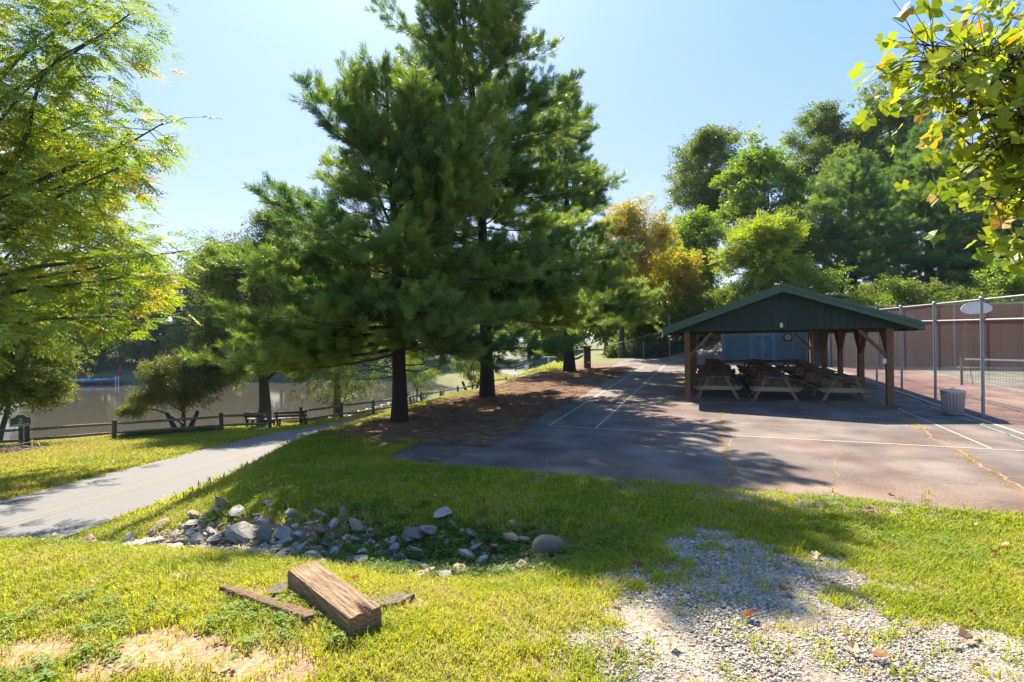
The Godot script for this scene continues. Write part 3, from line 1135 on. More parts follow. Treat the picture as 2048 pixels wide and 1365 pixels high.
	var fb := MB.new()
	fb.prism(fan, 1.2, 1.24)
	put("board", fb.mesh(), M.white_metal, hp).position = Vector3(0, 3.05, 0)
	var hoop := []
	for k in 17:
		hoop.append(Vector3(0.23 * cos(TAU * k / 16.0), 2.83, 1.52 + 0.23 * sin(TAU * k / 16.0)))
	pipe("hoop", hoop, 0.01, M.dart_red, hp, 5)


func make_can_and_hose() -> void:
	var p := gp(11.43, 13.5, 0.028)
	var c := thing("trash_can", "ribbed galvanized metal trash can with lid beside the wire fence", "trash can", p, 0.4)
	var b := MB.new()
	var rings := [[0.0, 0.205], [0.03, 0.215], [0.035, 0.205], [0.09, 0.21], [0.54, 0.245], [0.58, 0.245], [0.60, 0.255], [0.61, 0.25]]
	var sides := 96
	for k in rings.size() - 1:
		for j in sides:
			var q := []
			for e in [[k, j], [k, j + 1], [k + 1, j + 1], [k + 1, j]]:
				var a: float = TAU * e[1] / sides
				var rr: float = rings[e[0]][1]
				if e[0] >= 3 and e[0] <= 4:
					rr += 0.011 * (1.0 if cos(a * 24.0) > 0.1 else -0.4)
				q.append(Vector3(cos(a) * rr, rings[e[0]][0], sin(a) * rr))
			b.quad(q[3], q[2], q[1], q[0])
	put("body", b.mesh(), M.zinc, c)
	var l := MB.new()
	l.lathe([Vector2(0, 0.675), Vector2(0.1, 0.668), Vector2(0.2, 0.65), Vector2(0.245, 0.632), Vector2(0.268, 0.625), Vector2(0.27, 0.59), Vector2(0.262, 0.59)], 36)
	var lid := put("lid", l.mesh(), M.zinc, c)
	pipe("handle", [Vector3(-0.06, 0.66, 0), Vector3(-0.05, 0.705, 0), Vector3(0.05, 0.705, 0), Vector3(0.06, 0.66, 0)], 0.009, M.zinc, lid, 6)
	for sg: float in [-1.0, 1.0]:
		pipe("side_handle", [Vector3(sg * 0.23, 0.50, -0.07), Vector3(sg * 0.285, 0.49, -0.06), Vector3(sg * 0.285, 0.49, 0.06), Vector3(sg * 0.23, 0.50, 0.07)], 0.008, M.zinc, c, 6)
	var pts := []
	var line := [[12.02, 24.0], [11.95, 20.0], [12.05, 17.0], [11.9, 14.0], [11.95, 11.6], [11.85, 10.4], [11.55, 9.2], [11.1, 8.6], [10.85, 8.1], [11.15, 7.7], [11.6, 7.35], [11.8, 6.8], [11.75, 5.8], [11.5, 4.6], [11.55, 3.4], [11.8, 2.2], [11.7, 1.0]]
	for k in line.size() - 1:
		for j in 6:
			var a: Array = line[maxi(k - 1, 0)]
			var e: Array = line[k]
			var g: Array = line[k + 1]
			var i: Array = line[mini(k + 2, line.size() - 1)]
			var q := Vector2(e[0], e[1]).cubic_interpolate(Vector2(g[0], g[1]), Vector2(a[0], a[1]), Vector2(i[0], i[1]), j / 6.0)
			pts.append(court(q.x, q.y, 0.035))
	var hose := pipe("garden_hose", pts, 0.0105, M.hose, null, 7)
	tag(hose, "green garden hose lying along the foot of the wire fence", "hose")


# ---------------------------------------------------------------- the split rail fences, sign, benches
func rail_run(called: String, label: String, spots: Array, post_h: float, gaps := []) -> void:
	var o := thing(called, label, "fence", gp(spots[0][0], spots[0][1]))
	var inv := o.transform.affine_inverse()
	for k in spots.size():
		var p := inv * gp(spots[k][0], spots[k][1])
		var lean := Vector3(rg.randf_range(-0.02, 0.02), 0, rg.randf_range(-0.02, 0.02))
		plank("post", p - Vector3(0, 0.15, 0), p + Vector3(0, post_h + rg.randf_range(-0.03, 0.04), 0) + lean, 0.16, 0.14, M.wood_rail_dark, o, Vector3.BACK, 0.02)
		if k < spots.size() - 1 and not (k in gaps):
			var q := inv * gp(spots[k + 1][0], spots[k + 1][1])
			for y in [0.30, 0.76]:
				var a := p + Vector3(0, y * post_h / 0.95 + rg.randf_range(-0.03, 0.03), 0.0)
				var e := q + Vector3(0, y * post_h / 0.95 + rg.randf_range(-0.03, 0.03), 0.0)
				var m := a.lerp(e, 0.5) + Vector3(0, rg.randf_range(-0.03, 0.02), 0)
				var b := MB.new()
				b.tube([a, a.lerp(m, 0.2), m, e.lerp(m, 0.2), e], [0.035, 0.062, 0.066, 0.06, 0.035], 7)
				put("rail", b.mesh(), M.wood_rail, o)


func bench(label: String, at: Vector3, turn: float) -> void:
	var o := thing("park_bench", label, "bench", at, turn, "benches facing the lake")
	for x in [-0.7, 0.7]:
		plank("leg", Vector3(x, -0.05, 0.2), Vector3(x, 0.42, 0.2), 0.09, 0.09, M.wood_rail_dark, o, Vector3.BACK)
		plank("leg", Vector3(x, -0.05, -0.2), Vector3(x, 0.42, -0.2), 0.09, 0.09, M.wood_rail_dark, o, Vector3.BACK)
		plank("back_post", Vector3(x, 0.3, 0.24), Vector3(x, 0.86, 0.36), 0.09, 0.06, M.wood_rail_dark, o, Vector3.BACK)
	for k in 3:
		plank("seat_board", Vector3(-0.85, 0.44, -0.18 + 0.16 * k), Vector3(0.85, 0.44, -0.18 + 0.16 * k), 0.14, 0.04, M.wood_rail, o)
	for k in 2:
		plank("back_board", Vector3(-0.85, 0.6 + 0.17 * k, 0.25 + 0.035 * k), Vector3(0.85, 0.6 + 0.17 * k, 0.25 + 0.035 * k), 0.035, 0.12, M.wood_rail_dark, o, Vector3(0, 1, 0.2))


func make_lakeside() -> void:
	rail_run("split_rail_fence", "long wooden split rail fence on the lake bank left of the benches", [[-26.5, 21.6], [-22.0, 23.5], [-19.2, 25.0], [-15.1, 26.9], [-12.6, 26.9]], 0.97)
	rail_run("split_rail_fence", "wooden split rail fence running behind the pines right of the benches", [[-11.6, 28.4], [-10.4, 31.5], [-8.8, 32.7], [-7.6, 35.3], [-6.7, 38.0], [-5.7, 41.0], [-4.6, 43.5], [-3.6, 46.5], [-2.3, 50.0], [-0.7, 54.0], [0.3, 56.5], [1.4, 60.0]], 0.97)
	rail_run("split_rail_fence", "far wooden rail fence beyond the bend of the lane", [[-2.5, 78.0], [0.5, 80.0], [3.5, 82.0], [6.5, 84.0], [9.5, 86.0], [12.5, 88.0]], 1.1)
	bench("weathered wooden bench left of the thick dark trunk at the lake fence", gp(-13.9, 28.6), -0.25)
	bench("weathered wooden bench right of the thick dark trunk, in the fence gap", gp(-12.0, 28.2), 0.12)
	# hole sign
	var sp := gp(-21.75, 22.95)
	var sg := thing("hole_sign", "dark green sign board with cream edge and number 2 at the fence", "sign", sp, 0.7)
	plank("post", Vector3(0, -0.1, 0), Vector3(0, 0.98, 0), 0.15, 0.15, M.wood_rail_dark, sg, Vector3.BACK, 0.01)
	var poly := PackedVector2Array([Vector2(-0.36, -0.25), Vector2(0.36, -0.25), Vector2(0.36, 0.12), Vector2(0.22, 0.16), Vector2(0.1, 0.27), Vector2(-0.1, 0.27), Vector2(-0.22, 0.16), Vector2(-0.36, 0.12)])
	var small := PackedVector2Array()
	for p in poly:
		small.append(p * Vector2(0.92, 0.9))
	var b1 := MB.new()
	b1.prism(poly, -0.02, 0.02)
	var board := put("edge_board", b1.mesh(), M.sign_cream, sg)
	board.position = Vector3(0, 1.24, 0.1)
	var b2 := MB.new()
	b2.prism(small, 0.0, 0.026)
	put("face", b2.mesh(), M.sign_green, board)
	var tm := TextMesh.new()
	tm.text = "2"
	var sf := SystemFont.new()
	sf.font_names = PackedStringArray(["Droid Serif"])
	tm.font = sf
	tm.font_size = 64
	tm.pixel_size = 0.0042
	tm.depth = 0.01
	put("number", tm, M.sign_cream, board).position = Vector3(0, -0.02, 0.03)
	block("bottom_stripe", Vector3(0, -0.17, 0.026), Vector3(0.6, 0.025, 0.008), M.sign_cream, board, 0.002)
	# float line on the water
	var line := [[-20.2, 31.5], [-19.0, 33.5], [-16.5, 37.5], [-14.0, 41.0], [-12.6, 46.0], [-11.5, 52.0], [-9.8, 56.0]]
	var pts := []
	for k in line.size() - 1:
		for j in 8:
			var q := Vector2(line[k][0], line[k][1]).lerp(Vector2(line[k + 1][0], line[k + 1][1]), j / 8.0)
			pts.append(Vector3(q.x, WATER + 0.03, -q.y))
	var fl := thing("float_line", "pale rope with small floats strung across the lake", "rope", pts[0])
	var loc := []
	for p in pts:
		loc.append(p - pts[0])
	pipe("rope", loc, 0.02, M.rope, fl, 5)
	for k in range(1, loc.size(), 2):
		var s := MB.new()
		s.lathe([Vector2(0, 0.17), Vector2(0.07, 0.14), Vector2(0.09, 0), Vector2(0.07, -0.14), Vector2(0, -0.17)], 10)
		var e := put("float", s.mesh(), M["float"], fl)
		e.position = loc[k]
		e.rotation = Vector3(PI / 2, rg.randf() * 3.0, 0)
	# heap of cut sticks by the sign
	var heap := MB.new()
	for k in 90:
		var c := gp(-20.9 + rg.randfn(0.0, 0.55), 21.4 + rg.randfn(0.0, 0.3), 0.04 + absf(rg.randfn(0, 0.1)))
		var dir := Vector3(rg.randfn(0, 1), rg.randfn(0, 0.2), rg.randfn(0, 0.6)).normalized() * rg.randf_range(0.2, 0.5)
		heap.col = Color(0.30, 0.23, 0.18) * rg.randf_range(0.5, 1.2)
		heap.tube([c - dir, c + dir], [0.02, 0.014], 4)
	tag(put("stick_heap", heap.mesh(), M.litter), "low heap of dry sticks on the lawn at the left edge", "brush heap", "", "stuff")
	# far landing with kayaks and closed parasols
	var dk := thing("boat_dock", "small wooden boat dock on the far shore of the lake", "dock", Vector3(-66.0, WATER, -82.5), 0.1)
	for k in 12:
		plank("deck_board", Vector3(-3.6 + 0.6 * k, 0.5, -1.2), Vector3(-3.6 + 0.6 * k, 0.5, 1.2), 0.57, 0.05, M.wood_rail, dk)
	for x in [-3.6, -1.2, 1.2, 3.2]:
		plank("pile", Vector3(x, -1.0, 1.1), Vector3(x, 0.5, 1.1), 0.16, 0.16, M.wood_rail_dark, dk, Vector3.BACK)
	for k in 2:
		plank("ladder_rail", Vector3(3.5 + 0.5 * k, -0.6, 1.25), Vector3(3.5 + 0.5 * k, 1.3, 1.25), 0.07, 0.07, M.white_metal, dk, Vector3.BACK)
	for k in 4:
		plank("ladder_rung", Vector3(3.5, 0.0 + 0.35 * k, 1.25), Vector3(4.0, 0.0 + 0.35 * k, 1.25), 0.05, 0.05, M.white_metal, dk)
	var kp := [[-2.6, "kayak_pale", "pale kayak lying at the left end of the far dock"], [-0.6, "kayak_blue", "small blue kayak lying in the middle of the far dock"], [0.8, "kayak_pale", "pale blue kayak right of the middle of the far dock"], [2.2, "kayak_blue", "bright blue kayak nearest the ladder of the far dock"]]
	for a in kp:
		var kk := MB.new()
		for z in [0.0, 1.0]:
			pass
		kk.tube([Vector3(-1.1, 0.2, 0), Vector3(-0.7, 0.16, 0), Vector3(0, 0.14, 0), Vector3(0.7, 0.16, 0), Vector3(1.1, 0.2, 0)], [0.05, 0.22, 0.3, 0.22, 0.05], 10)
		var kt := thing("kayak", a[2], "kayak", dk.transform * Vector3(a[0], 0.58, 0.2), 0.2 + rg.randf(), "kayaks on the far dock")
		put("hull", kk.mesh(), M[a[1]], kt).scale = Vector3(1, 0.8, 1)
		var seat := MB.new()
		seat.lathe([Vector2(0.26, 0.32), Vector2(0.2, 0.345), Vector2(0.12, 0.3), Vector2(0.0, 0.28)], 12)
		put("cockpit", seat.mesh(), M.dark, kt)
	for a in [[-3.0, "closed dark red parasol at the left end of the far dock"], [3.0, "closed dark red parasol near the ladder of the far dock"]]:
		var pr := thing("parasol", a[1], "parasol", dk.transform * Vector3(a[0], 0.5, -0.8), 0.0, "closed parasols on the far dock")
		pipe("pole", [Vector3(0, 0, 0), Vector3(0, 2.7, 0)], 0.03, M.wood_rail, pr, 6)
		var cn := MB.new()
		cn.lathe([Vector2(0.0, 2.75), Vector2(0.12, 2.3), Vector2(0.22, 1.3), Vector2(0.26, 0.75), Vector2(0.1, 0.7)], 10)
		put("folded_canopy", cn.mesh(), M.red_cloth, pr)
	# small things past the pines
	var bn := thing("trail_post", "brown wooden box post standing right of the farthest pine trunk", "post", gp(4.7, 32.6))
	plank("box", Vector3(0, -0.1, 0), Vector3(0, 1.3, 0), 0.42, 0.3, M.wood_beam, bn, Vector3.BACK, 0.02)
	plank("cap", Vector3(-0.3, 1.34, 0), Vector3(0.3, 1.34, 0), 0.4, 0.06, M.wood_beam, bn)
	block("label_plate", Vector3(0.05, 0.35, 0.16), Vector3(0.14, 0.1, 0.01), M.band, bn, 0.002)
	var wp := thing("metal_frame", "white metal frame post far beyond the middle pine", "post", gp(4.6, 66.0))
	pipe("upright", [Vector3(0, -0.1, 0), Vector3(0, 2.6, 0)], 0.06, M.white_metal, wp, 8)
	pipe("crossbar", [Vector3(-1.0, 2.5, 0), Vector3(-0.6, 2.6, 0), Vector3(0.6, 2.6, 0), Vector3(1.0, 2.5, 0)], 0.05, M.white_metal, wp, 6)
	var pp := thing("sign_post", "thin grey post with a pale sign beside the far lane", "sign", gp(1.6, 59.0))
	pipe("post", [Vector3(0, -0.1, 0), Vector3(0, 2.6, 0)], 0.05, M.steel, pp, 8)
	block("plate", Vector3(0, 1.7, 0.06), Vector3(0.5, 0.6, 0.02), M.white_metal, pp)
	# low wire fence at the wood's edge
	var lf := thing("low_wire_fence", "low grey chain link fence along the wood behind the old court", "fence", court(-1.0, 34.0), -COURT)
	var inv := lf.transform.affine_inverse()
	for k in 6:
		var p := inv * court(-1.0 + 2.0 * k, 34.0)
		pipe("post", [p + Vector3(0, -0.1, 0), p + Vector3(0, 1.3 if k != 2 else 3.2, 0)], 0.04, M.steel, lf, 8)
	pipe("rail", [inv * court(-1.0, 34.0, 1.25), inv * court(9.0, 34.0, 1.25)], 0.02, M.steel, lf, 6)
	var lm := MB.new()
	chain(lm, 10.0, 0.05, 1.25, 0.12, 0.003, func(u: float, y: float, o: float) -> Vector3: return inv * court(-1.0 + u, 34.0 + o, y))
	put("wire_mesh", lm.mesh(), M.steel, lf, "stuff")


func make_house() -> void:
	var p := gp(52.0, 56.0)
	var o := thing("hillside_house", "tan house with teal green roof high on the wooded slope", "house", p, -0.75)
	block("wall", Vector3(0, 2.6, 0), Vector3(9, 6.4, 6.0), M.brick_tan, o, 0.02)
	var b := MB.new()
	b.prism(PackedVector2Array([Vector2(-3.7, 5.7), Vector2(3.7, 5.7), Vector2(0, 7.6)]), -5.2, 5.2)
	var r := put("roof", b.mesh(), M.roof_teal, o)
	r.rotation.y = PI / 2
	for x in [-2.4, 1.2]:
		var f := block("window", Vector3(x, 3.9, 3.02), Vector3(1.5, 1.3, 0.1), M.white_metal, o, 0.01)
		block("pane", Vector3(-0.36, 0, 0.04), Vector3(0.62, 1.1, 0.05), M.pane, f, 0.004)
		block("pane", Vector3(0.36, 0, 0.04), Vector3(0.62, 1.1, 0.05), M.pane, f, 0.004)
	plank("gutter", Vector3(-5.2, 5.72, 3.72), Vector3(5.2, 5.72, 3.72), 0.12, 0.14, M.white_metal, o)


# ---------------------------------------------------------------- trees
func leaf(b: MB, at: Vector3, dir: Vector3, nrm: Vector3, l: float, w: float, fold := 0.25) -> void:
	var x := dir.cross(nrm).normalized() * w * 0.5
	var tip := at + dir * l - nrm * l * 0.12
	var m := at + dir * l * 0.45
	b.tri(at, m + x + nrm * fold * w, tip)
	b.tri(at, tip, m - x + nrm * fold * w)


# a spray of single leaves round a short twig along z; unit size about 0.5 m
func spray_mesh(sd: int, count: int, l: float, w: float, spread := 0.22, flat := 0.6) -> Mesh:
	var r := RandomNumberGenerator.new()
	r.seed = sd
	var b := MB.new()
	for k in count:
		var z := r.randf_range(-0.22, 0.26)
		var a := r.randf() * TAU
		var rad := spread * sqrt(r.randf())
		var at := Vector3(cos(a) * rad, sin(a) * rad * flat, z)
		var dir := Vector3(cos(a) + r.randfn(0, 0.3), r.randfn(-0.25, 0.35), 0.5 + r.randfn(0, 0.5)).normalized()
		var nrm := (Vector3.UP + Vector3(r.randfn(0, 0.5), 0, r.randfn(0, 0.5))).normalized()
		nrm = (nrm - dir * nrm.dot(dir)).normalized()
		b.col = Color.WHITE * r.randf_range(0.72, 1.12)
		b.col.a = 1.0
		var q := r.randf_range(0.75, 1.2)
		leaf(b, at, dir, nrm, l * q, w * q)
	b.col = Color(0.5, 0.35, 0.3)
	b.tube([Vector3(0, 0, -0.25), Vector3(0, 0.0, 0.22)], [0.006, 0.002], 3, false)
	return b.mesh()


# a feathered leaf with leaflets both sides of a drooping stalk along z, about 0.42 long
func feather_mesh(sd: int, pairs: int, l: float, w: float) -> Mesh:
	var r := RandomNumberGenerator.new()
	r.seed = sd
	var b := MB.new()
	for f in 3:
		var yaw := [-0.55, 0.05, 0.6][f] as float
		var dirf := Vector3(sin(yaw), 0, cos(yaw))
		var sidef := Vector3(cos(yaw), 0, -sin(yaw))
		for k in pairs:
			var z := 0.07 + 0.36 * k / pairs
			var y := -0.35 * z * z - 0.02 * f
			for sg: float in [-1.0, 1.0]:
				var at := dirf * z + Vector3(0, y, 0)
				var dir := (sidef * sg + dirf * 0.45 + Vector3(0, r.randf_range(-0.45, 0.0), 0)).normalized()
				var nrm := (Vector3.UP + sidef * sg * -0.2 + Vector3(r.randfn(0, 0.2), 0, r.randfn(0, 0.2))).normalized()
				nrm = (nrm - dir * nrm.dot(dir)).normalized()
				b.col = Color.WHITE * r.randf_range(0.75, 1.1)
				b.col.a = 1.0
				leaf(b, at, dir, nrm, l * r.randf_range(0.8, 1.1), w, 0.15)
		leaf(b, dirf * 0.43 + Vector3(0, -0.07, 0), dirf, Vector3.UP, l, w, 0.15)
	return b.mesh()


# a lobed tulip-tree leaf with a stalk
func lobed_mesh(sd: int) -> Mesh:
	var r := RandomNumberGenerator.new()
	r.seed = sd
	var half := [Vector2(0.0, 0.0), Vector2(0.035, -0.012), Vector2(0.066, 0.012), Vector2(0.085, 0.045), Vector2(0.06, 0.062), Vector2(0.066, 0.1), Vector2(0.062, 0.122), Vector2(0.03, 0.118), Vector2(0.0, 0.104)]
	var b := MB.new()
	for sg: float in [-1.0, 1.0]:
		var cup := r.randf_range(0.1, 0.45)
		var prev := Vector3.ZERO
		for k in range(1, half.size()):
			var h: Vector2 = half[k]
			var p := Vector3(sg * h.x, h.x * cup - 1.2 * h.y * h.y + r.randfn(0, 0.003), h.y)
			if k > 1:
				var o := Vector3(0, -1.2 * 0.055 * 0.055, 0.055)
				if sg > 0:
					b.tri(o, p, prev)
				else:
					b.tri(o, prev, p)
			prev = p
	b.tri(Vector3(0.002, 0, 0.0), Vector3(-0.002, 0, 0), Vector3(0, 0.03, -0.09))
	return b.mesh()


func limb(b: MB, a: Vector3, e: Vector3, r0: float, r1: float, sag: float, sides := 6, segs := 6) -> Array:
	var pts := []
	var rr := []
	var side := Vector3(rg.randfn(0, 1), rg.randfn(0, 0.3), rg.randfn(0, 1)) * (e - a).length() * 0.05
	for k in segs + 1:
		var f := float(k) / segs
		pts.append(a.lerp(e, f) + Vector3.UP * sag * sin(PI * f) + side * sin(PI * f * 1.7))
		rr.append(lerpf(r0, r1, pow(f, 0.8)))
	b.tube(pts, rr, sides, false)
	return pts


func trunk_flare(b: MB, pts: Array, r: float, sides := 12) -> void:
	var rr := []
	for k in pts.size():
		var f := float(k) / (pts.size() - 1)
		rr.append(r * (1.0 - 0.45 * f) * (1.0 + 0.55 * exp(-f * pts.size() * 1.3)))
	b.tube(pts, rr, sides, false)


# a broadleaf tree: blobs are [centre from the base, radii, number of sprays]
func broadleaf(called: String, label: String, at: Vector3, trunk_r: float, trunk_h: float, blobs: Array, mesh: Mesh, tones: Array, size: float, sd: int, bark: Material, opts := {}) -> Node3D:
	rg.seed = sd
	var o := thing(called, label, opts.get("category", "tree"), at, 0.0, opts.get("group", ""))
	var b := MB.new()
	var lean: Vector3 = opts.get("lean", Vector3.ZERO)
	var stems: int = opts.get("stems", 1)
	var fork := Vector3(0, trunk_h, 0) + lean
	for q in stems:
		var off := Vector3.ZERO if stems == 1 else Vector3(cos(TAU * q / stems), 0, sin(TAU * q / stems)) * 0.16
		var top := fork + off * (1.0 if stems == 1 else 5.0)
		var pts := []
		for k in 7:
			var f := k / 6.0
			pts.append(off - Vector3(0, 0.25, 0) + (top - off + Vector3(0, 0.25, 0)) * f + Vector3(rg.randfn(0, 0.03), 0, rg.randfn(0, 0.03)) * trunk_h * 0.3 * f)
		trunk_flare(b, pts, trunk_r)
	put("trunk", b.mesh(), bark, o)
	var br := MB.new()
	var buf := PackedFloat32Array()
	for bl in blobs:
		var c: Vector3 = bl[0]
		var rad: Vector3 = bl[1]
		var from := fork * clampf((c.y - 0.35 * Vector2(c.x, c.z).length()) / maxf(fork.y, 0.1), 0.35, 1.0)
		limb(br, from, c, trunk_r * 0.42, 0.02, 0.12 * (c - from).length() * signf(0.5 - 0.0), 6)
		var clusters := []
		var nc: int = maxi(6, int(bl[2] / 22.0))
		for k in nc:
			var dir := Vector3(rg.randfn(0, 1), rg.randfn(0.15, 1), rg.randfn(0, 1)).normalized()
			var p := c + dir * rad * pow(rg.randf(), 0.4) * 0.9
			clusters.append(p)
			limb(br, c.lerp(p, 0.1), p, 0.022 * trunk_r / 0.2, 0.006, 0.08, 3, 3)
		for k in int(bl[2]):
			var cl: Vector3 = clusters[k % nc]
			var g: float = opts.get("clump", 0.36)
			var p := cl + Vector3(rg.randfn(0, g), rg.randfn(0, g * 0.7), rg.randfn(0, g)) * rad.length() * 0.42
			var out := (p - c) / rad
			var dir := (out.normalized() * rad + Vector3(rg.randfn(0, 0.5), rg.randfn(-0.1, 0.4), rg.randfn(0, 0.5)) * rad.x).normalized()
			dir.y = clampf(dir.y, -0.75, 0.75)
			var basis := facing(dir, rg.randfn(0, 0.5)).scaled(Vector3.ONE * size * rg.randf_range(0.75, 1.3))
			var tone: Color = tones[0].lerp(tones[1], clampf(0.5 + 0.28 * rg.randfn() + 0.35 * sin(float(k % nc) * 12.9), 0.0, 1.0))
			if tones.size() > 2 and rg.randf() < opts.get("rare", 0.1):
				tone = tones[2]
			inst(buf, basis, p, tone)
	put("branches", br.mesh(), bark, o)
	scatter("foliage", mesh, M.leaf, buf, o)
	return o


# ---- pines: whorls of boughs with feathered side shoots, each shoot set with tufts of needles
func tuft_mesh(sd: int, count := 50, l := 0.13, w := 0.011) -> Mesh:
	var r := RandomNumberGenerator.new()
	r.seed = sd
	var b := MB.new()
	for k in count:
		var z := 0.2 * pow(float(k) / count, 0.9)
		var a := k * 2.399 + r.randf() * 0.5
		var out := Vector3(cos(a), sin(a), 0)
		var dir := (out * r.randf_range(0.55, 1.0) + Vector3(0, 0, 0.85)).normalized()
		var at := Vector3(0, 0, z)
		var tip := at + dir * l * r.randf_range(0.8, 1.15) + Vector3(0, -0.008, 0)
		var x := dir.cross(out.rotated(Vector3.BACK, r.randf() * 3.0)).normalized() * w * 0.5
		b.col = Color.WHITE * r.randf_range(0.75, 1.15)
		b.col.a = 1.0
		var m := at.lerp(tip, 0.45)
		b.tri(at, m + x, tip)
		b.tri(at, tip, m - x)
	return b.mesh()


var tufts: Array = []


func bough(br: MB, bufs: Array, a: Vector3, e: Vector3, r0: float, tones: Array, gap: float, size: float, width := 0.38) -> void:
	var l := (e - a).length()
	var pts := limb(br, a, e, r0, 0.008, -0.035 * l, 5, 7)
	var axis := (e - a).normalized()
	var side := axis.cross(Vector3.UP).normalized()
	var up := side.cross(axis).normalized()
	var start := clampf(0.3 - 0.02 * l, 0.12, 0.3)
	var z := start
	var sg := 1.0
	var cl := 0.5 + 0.4 * rg.randfn()
	while z <= 1.0:
		var k := mini(int(z * 7.0), 6)
		var at: Vector3 = pts[k].lerp(pts[k + 1], clampf(z * 7.0 - k, 0.0, 1.0))
		sg = -sg
		var sl := l * width * (1.12 - z) * rg.randf_range(0.65, 1.15) + 0.16
		var dir := (side * sg * rg.randf_range(0.5, 1.0) + axis * rg.randf_range(0.55, 0.9) + up * rg.randfn(0.12, 0.28)).normalized()
		if z > 0.93:
			dir = (axis + up * 0.25 + side * rg.randfn(0, 0.3)).normalized()
		var end := at + dir * sl + Vector3.UP * 0.06 * sl
		br.tube([at, at.lerp(end, 0.5) - Vector3.UP * 0.03 * sl, end], [0.008, 0.006, 0.003], 3, false)
		var q := maxf(0.0, sl * 0.22 - 0.05)
		while q <= sl + 0.01:
			var p := at.lerp(end, q / sl) + Vector3(rg.randfn(0, 0.03), rg.randfn(0, 0.03), rg.randfn(0, 0.03))
			var td := (dir + up * rg.randf_range(0.0, 0.55) + Vector3(rg.randfn(0, 0.35), rg.randfn(0, 0.25), rg.randfn(0, 0.35))).normalized()
			var tone: Color = tones[0].lerp(tones[1], clampf(cl + 0.3 * rg.randfn(), 0.0, 1.0))
			inst(bufs[rg.randi() % bufs.size()], facing(td, rg.randf() * 6.0).scaled(Vector3.ONE * size * rg.randf_range(0.75, 1.2)), p, tone)
			q += gap * rg.randf_range(0.7, 1.3)
		z += gap * rg.randf_range(0.75, 1.25) / l * 1.15


# reach: table of [height share, bough length]; extra: boughs given as [height, end point from the base]
func pine(label: String, at: Vector3, trunk_r: float, h: float, reach: Array, crown_from: float, tones: Array, gap: float, size: float, sd: int, opts := {}) -> void:
	rg.seed = sd
	var o := thing("pine_tree", label, "tree", at, 0.0, "pine trees")
	var b := MB.new()
	var lean: Vector3 = opts.get("lean", Vector3.ZERO)
	var pts := []
	var rr := []
	for k in 15:
		var f := k / 14.0
		pts.append(Vector3(rg.randfn(0, 0.02), h * f - (0.3 if k == 0 else 0.0), rg.randfn(0, 0.02)) + lean * f * f)
		rr.append(trunk_r * (pow(1.0 - f, 0.85) + 0.03) * (1.0 + 0.35 * exp(-f * h * 2.2)))
	b.tube(pts, rr, 14, false)
	put("trunk", b.mesh(), M.bark_pine, o)
	var br := MB.new()
	var bufs := [PackedFloat32Array(), PackedFloat32Array(), PackedFloat32Array()]
	var y := crown_from
	var turn := rg.randf() * TAU
	while y < h - 0.25:
		var f := y / h
		var at2 := Vector3(0, y, 0) + lean * f * f
		var cnt: int = opts.get("per", 4 + rg.randi() % 2)
		var open: float = opts.get("open", 0.0)
		for k in cnt:
			var a := turn + TAU * k / cnt + rg.randfn(0, 0.18)
			var l := tab(reach, f) * rg.randf_range(0.55, 1.18)
			if rg.randf() < open:
				l *= 0.55
			var rise := lerpf(-0.06, 0.75, sm(0.2, 1.0, f)) + rg.randfn(0, 0.08)
			var e := at2 + Vector3(cos(a), rise, sin(a)).normalized() * l
			bough(br, bufs, at2, e, lerpf(0.05, 0.018, f), tones, gap, size, opts.get("width", 0.38))
		turn += 1.1
		y += opts.get("whorl", 0.5) * rg.randf_range(0.8, 1.2)
	# the leading shoot
	bough(br, bufs, Vector3(0, h - 0.6, 0) + lean * 0.93, Vector3(0, h + 0.25, 0) + lean, 0.02, tones, gap * 0.8, size, 0.5)
	for ex in opts.get("extra", []):
		var f: float = ex[0] / h
		bough(br, bufs, Vector3(0, ex[0], 0) + lean * f * f, ex[1], 0.05, tones, gap * 0.85, size, ex[2] if ex.size() > 2 else 0.4)
	# dead lower branches
	for k in opts.get("dead", 0):
		var yy := rg.randf_range(crown_from * 0.6, h * 0.55)
		var a := rg.randf() * TAU
		var l := rg.randf_range(0.8, 2.6)
		var p := limb(br, Vector3(0, yy, 0), Vector3(cos(a) * l, yy + rg.randfn(0.05, 0.25), sin(a) * l), 0.022, 0.005, -0.05, 4, 5)
		for j in 3:
			var e: Vector3 = p[2 + j] + Vector3(rg.randfn(0, 0.35), rg.randfn(0.1, 0.2), rg.randfn(0, 0.35))
			br.tube([p[2 + j], e], [0.008, 0.003], 3, false)
	put("branches", br.mesh(), M.bark_dark, o)
	for k in 3:
		scatter("needles", tufts[k], M.needle, bufs[k], o)


func blobs_for(h: float, r: float, low: float, total: int, sd: int, count := 9, top := 0.75) -> Array:
	rg.seed = sd
	var out := []
	for k in count:
		var f := float(k) / maxf(1.0, count - 1)
		var y := lerpf(low + r * 0.35, h - r * 0.38 * top, f)
		var ring := r * 0.55 * sin(PI * clampf(0.18 + 0.72 * f, 0.0, 1.0))
		var a := k * 2.4 + rg.randf() * 0.8
		var br := r * rg.randf_range(0.36, 0.6) * lerpf(1.0, 0.78, f)
		out.append([Vector3(cos(a) * ring, y + rg.randfn(0, 0.06) * r, sin(a) * ring), Vector3(br * 1.2, br * 0.95, br * 1.2), total / count])
	return out


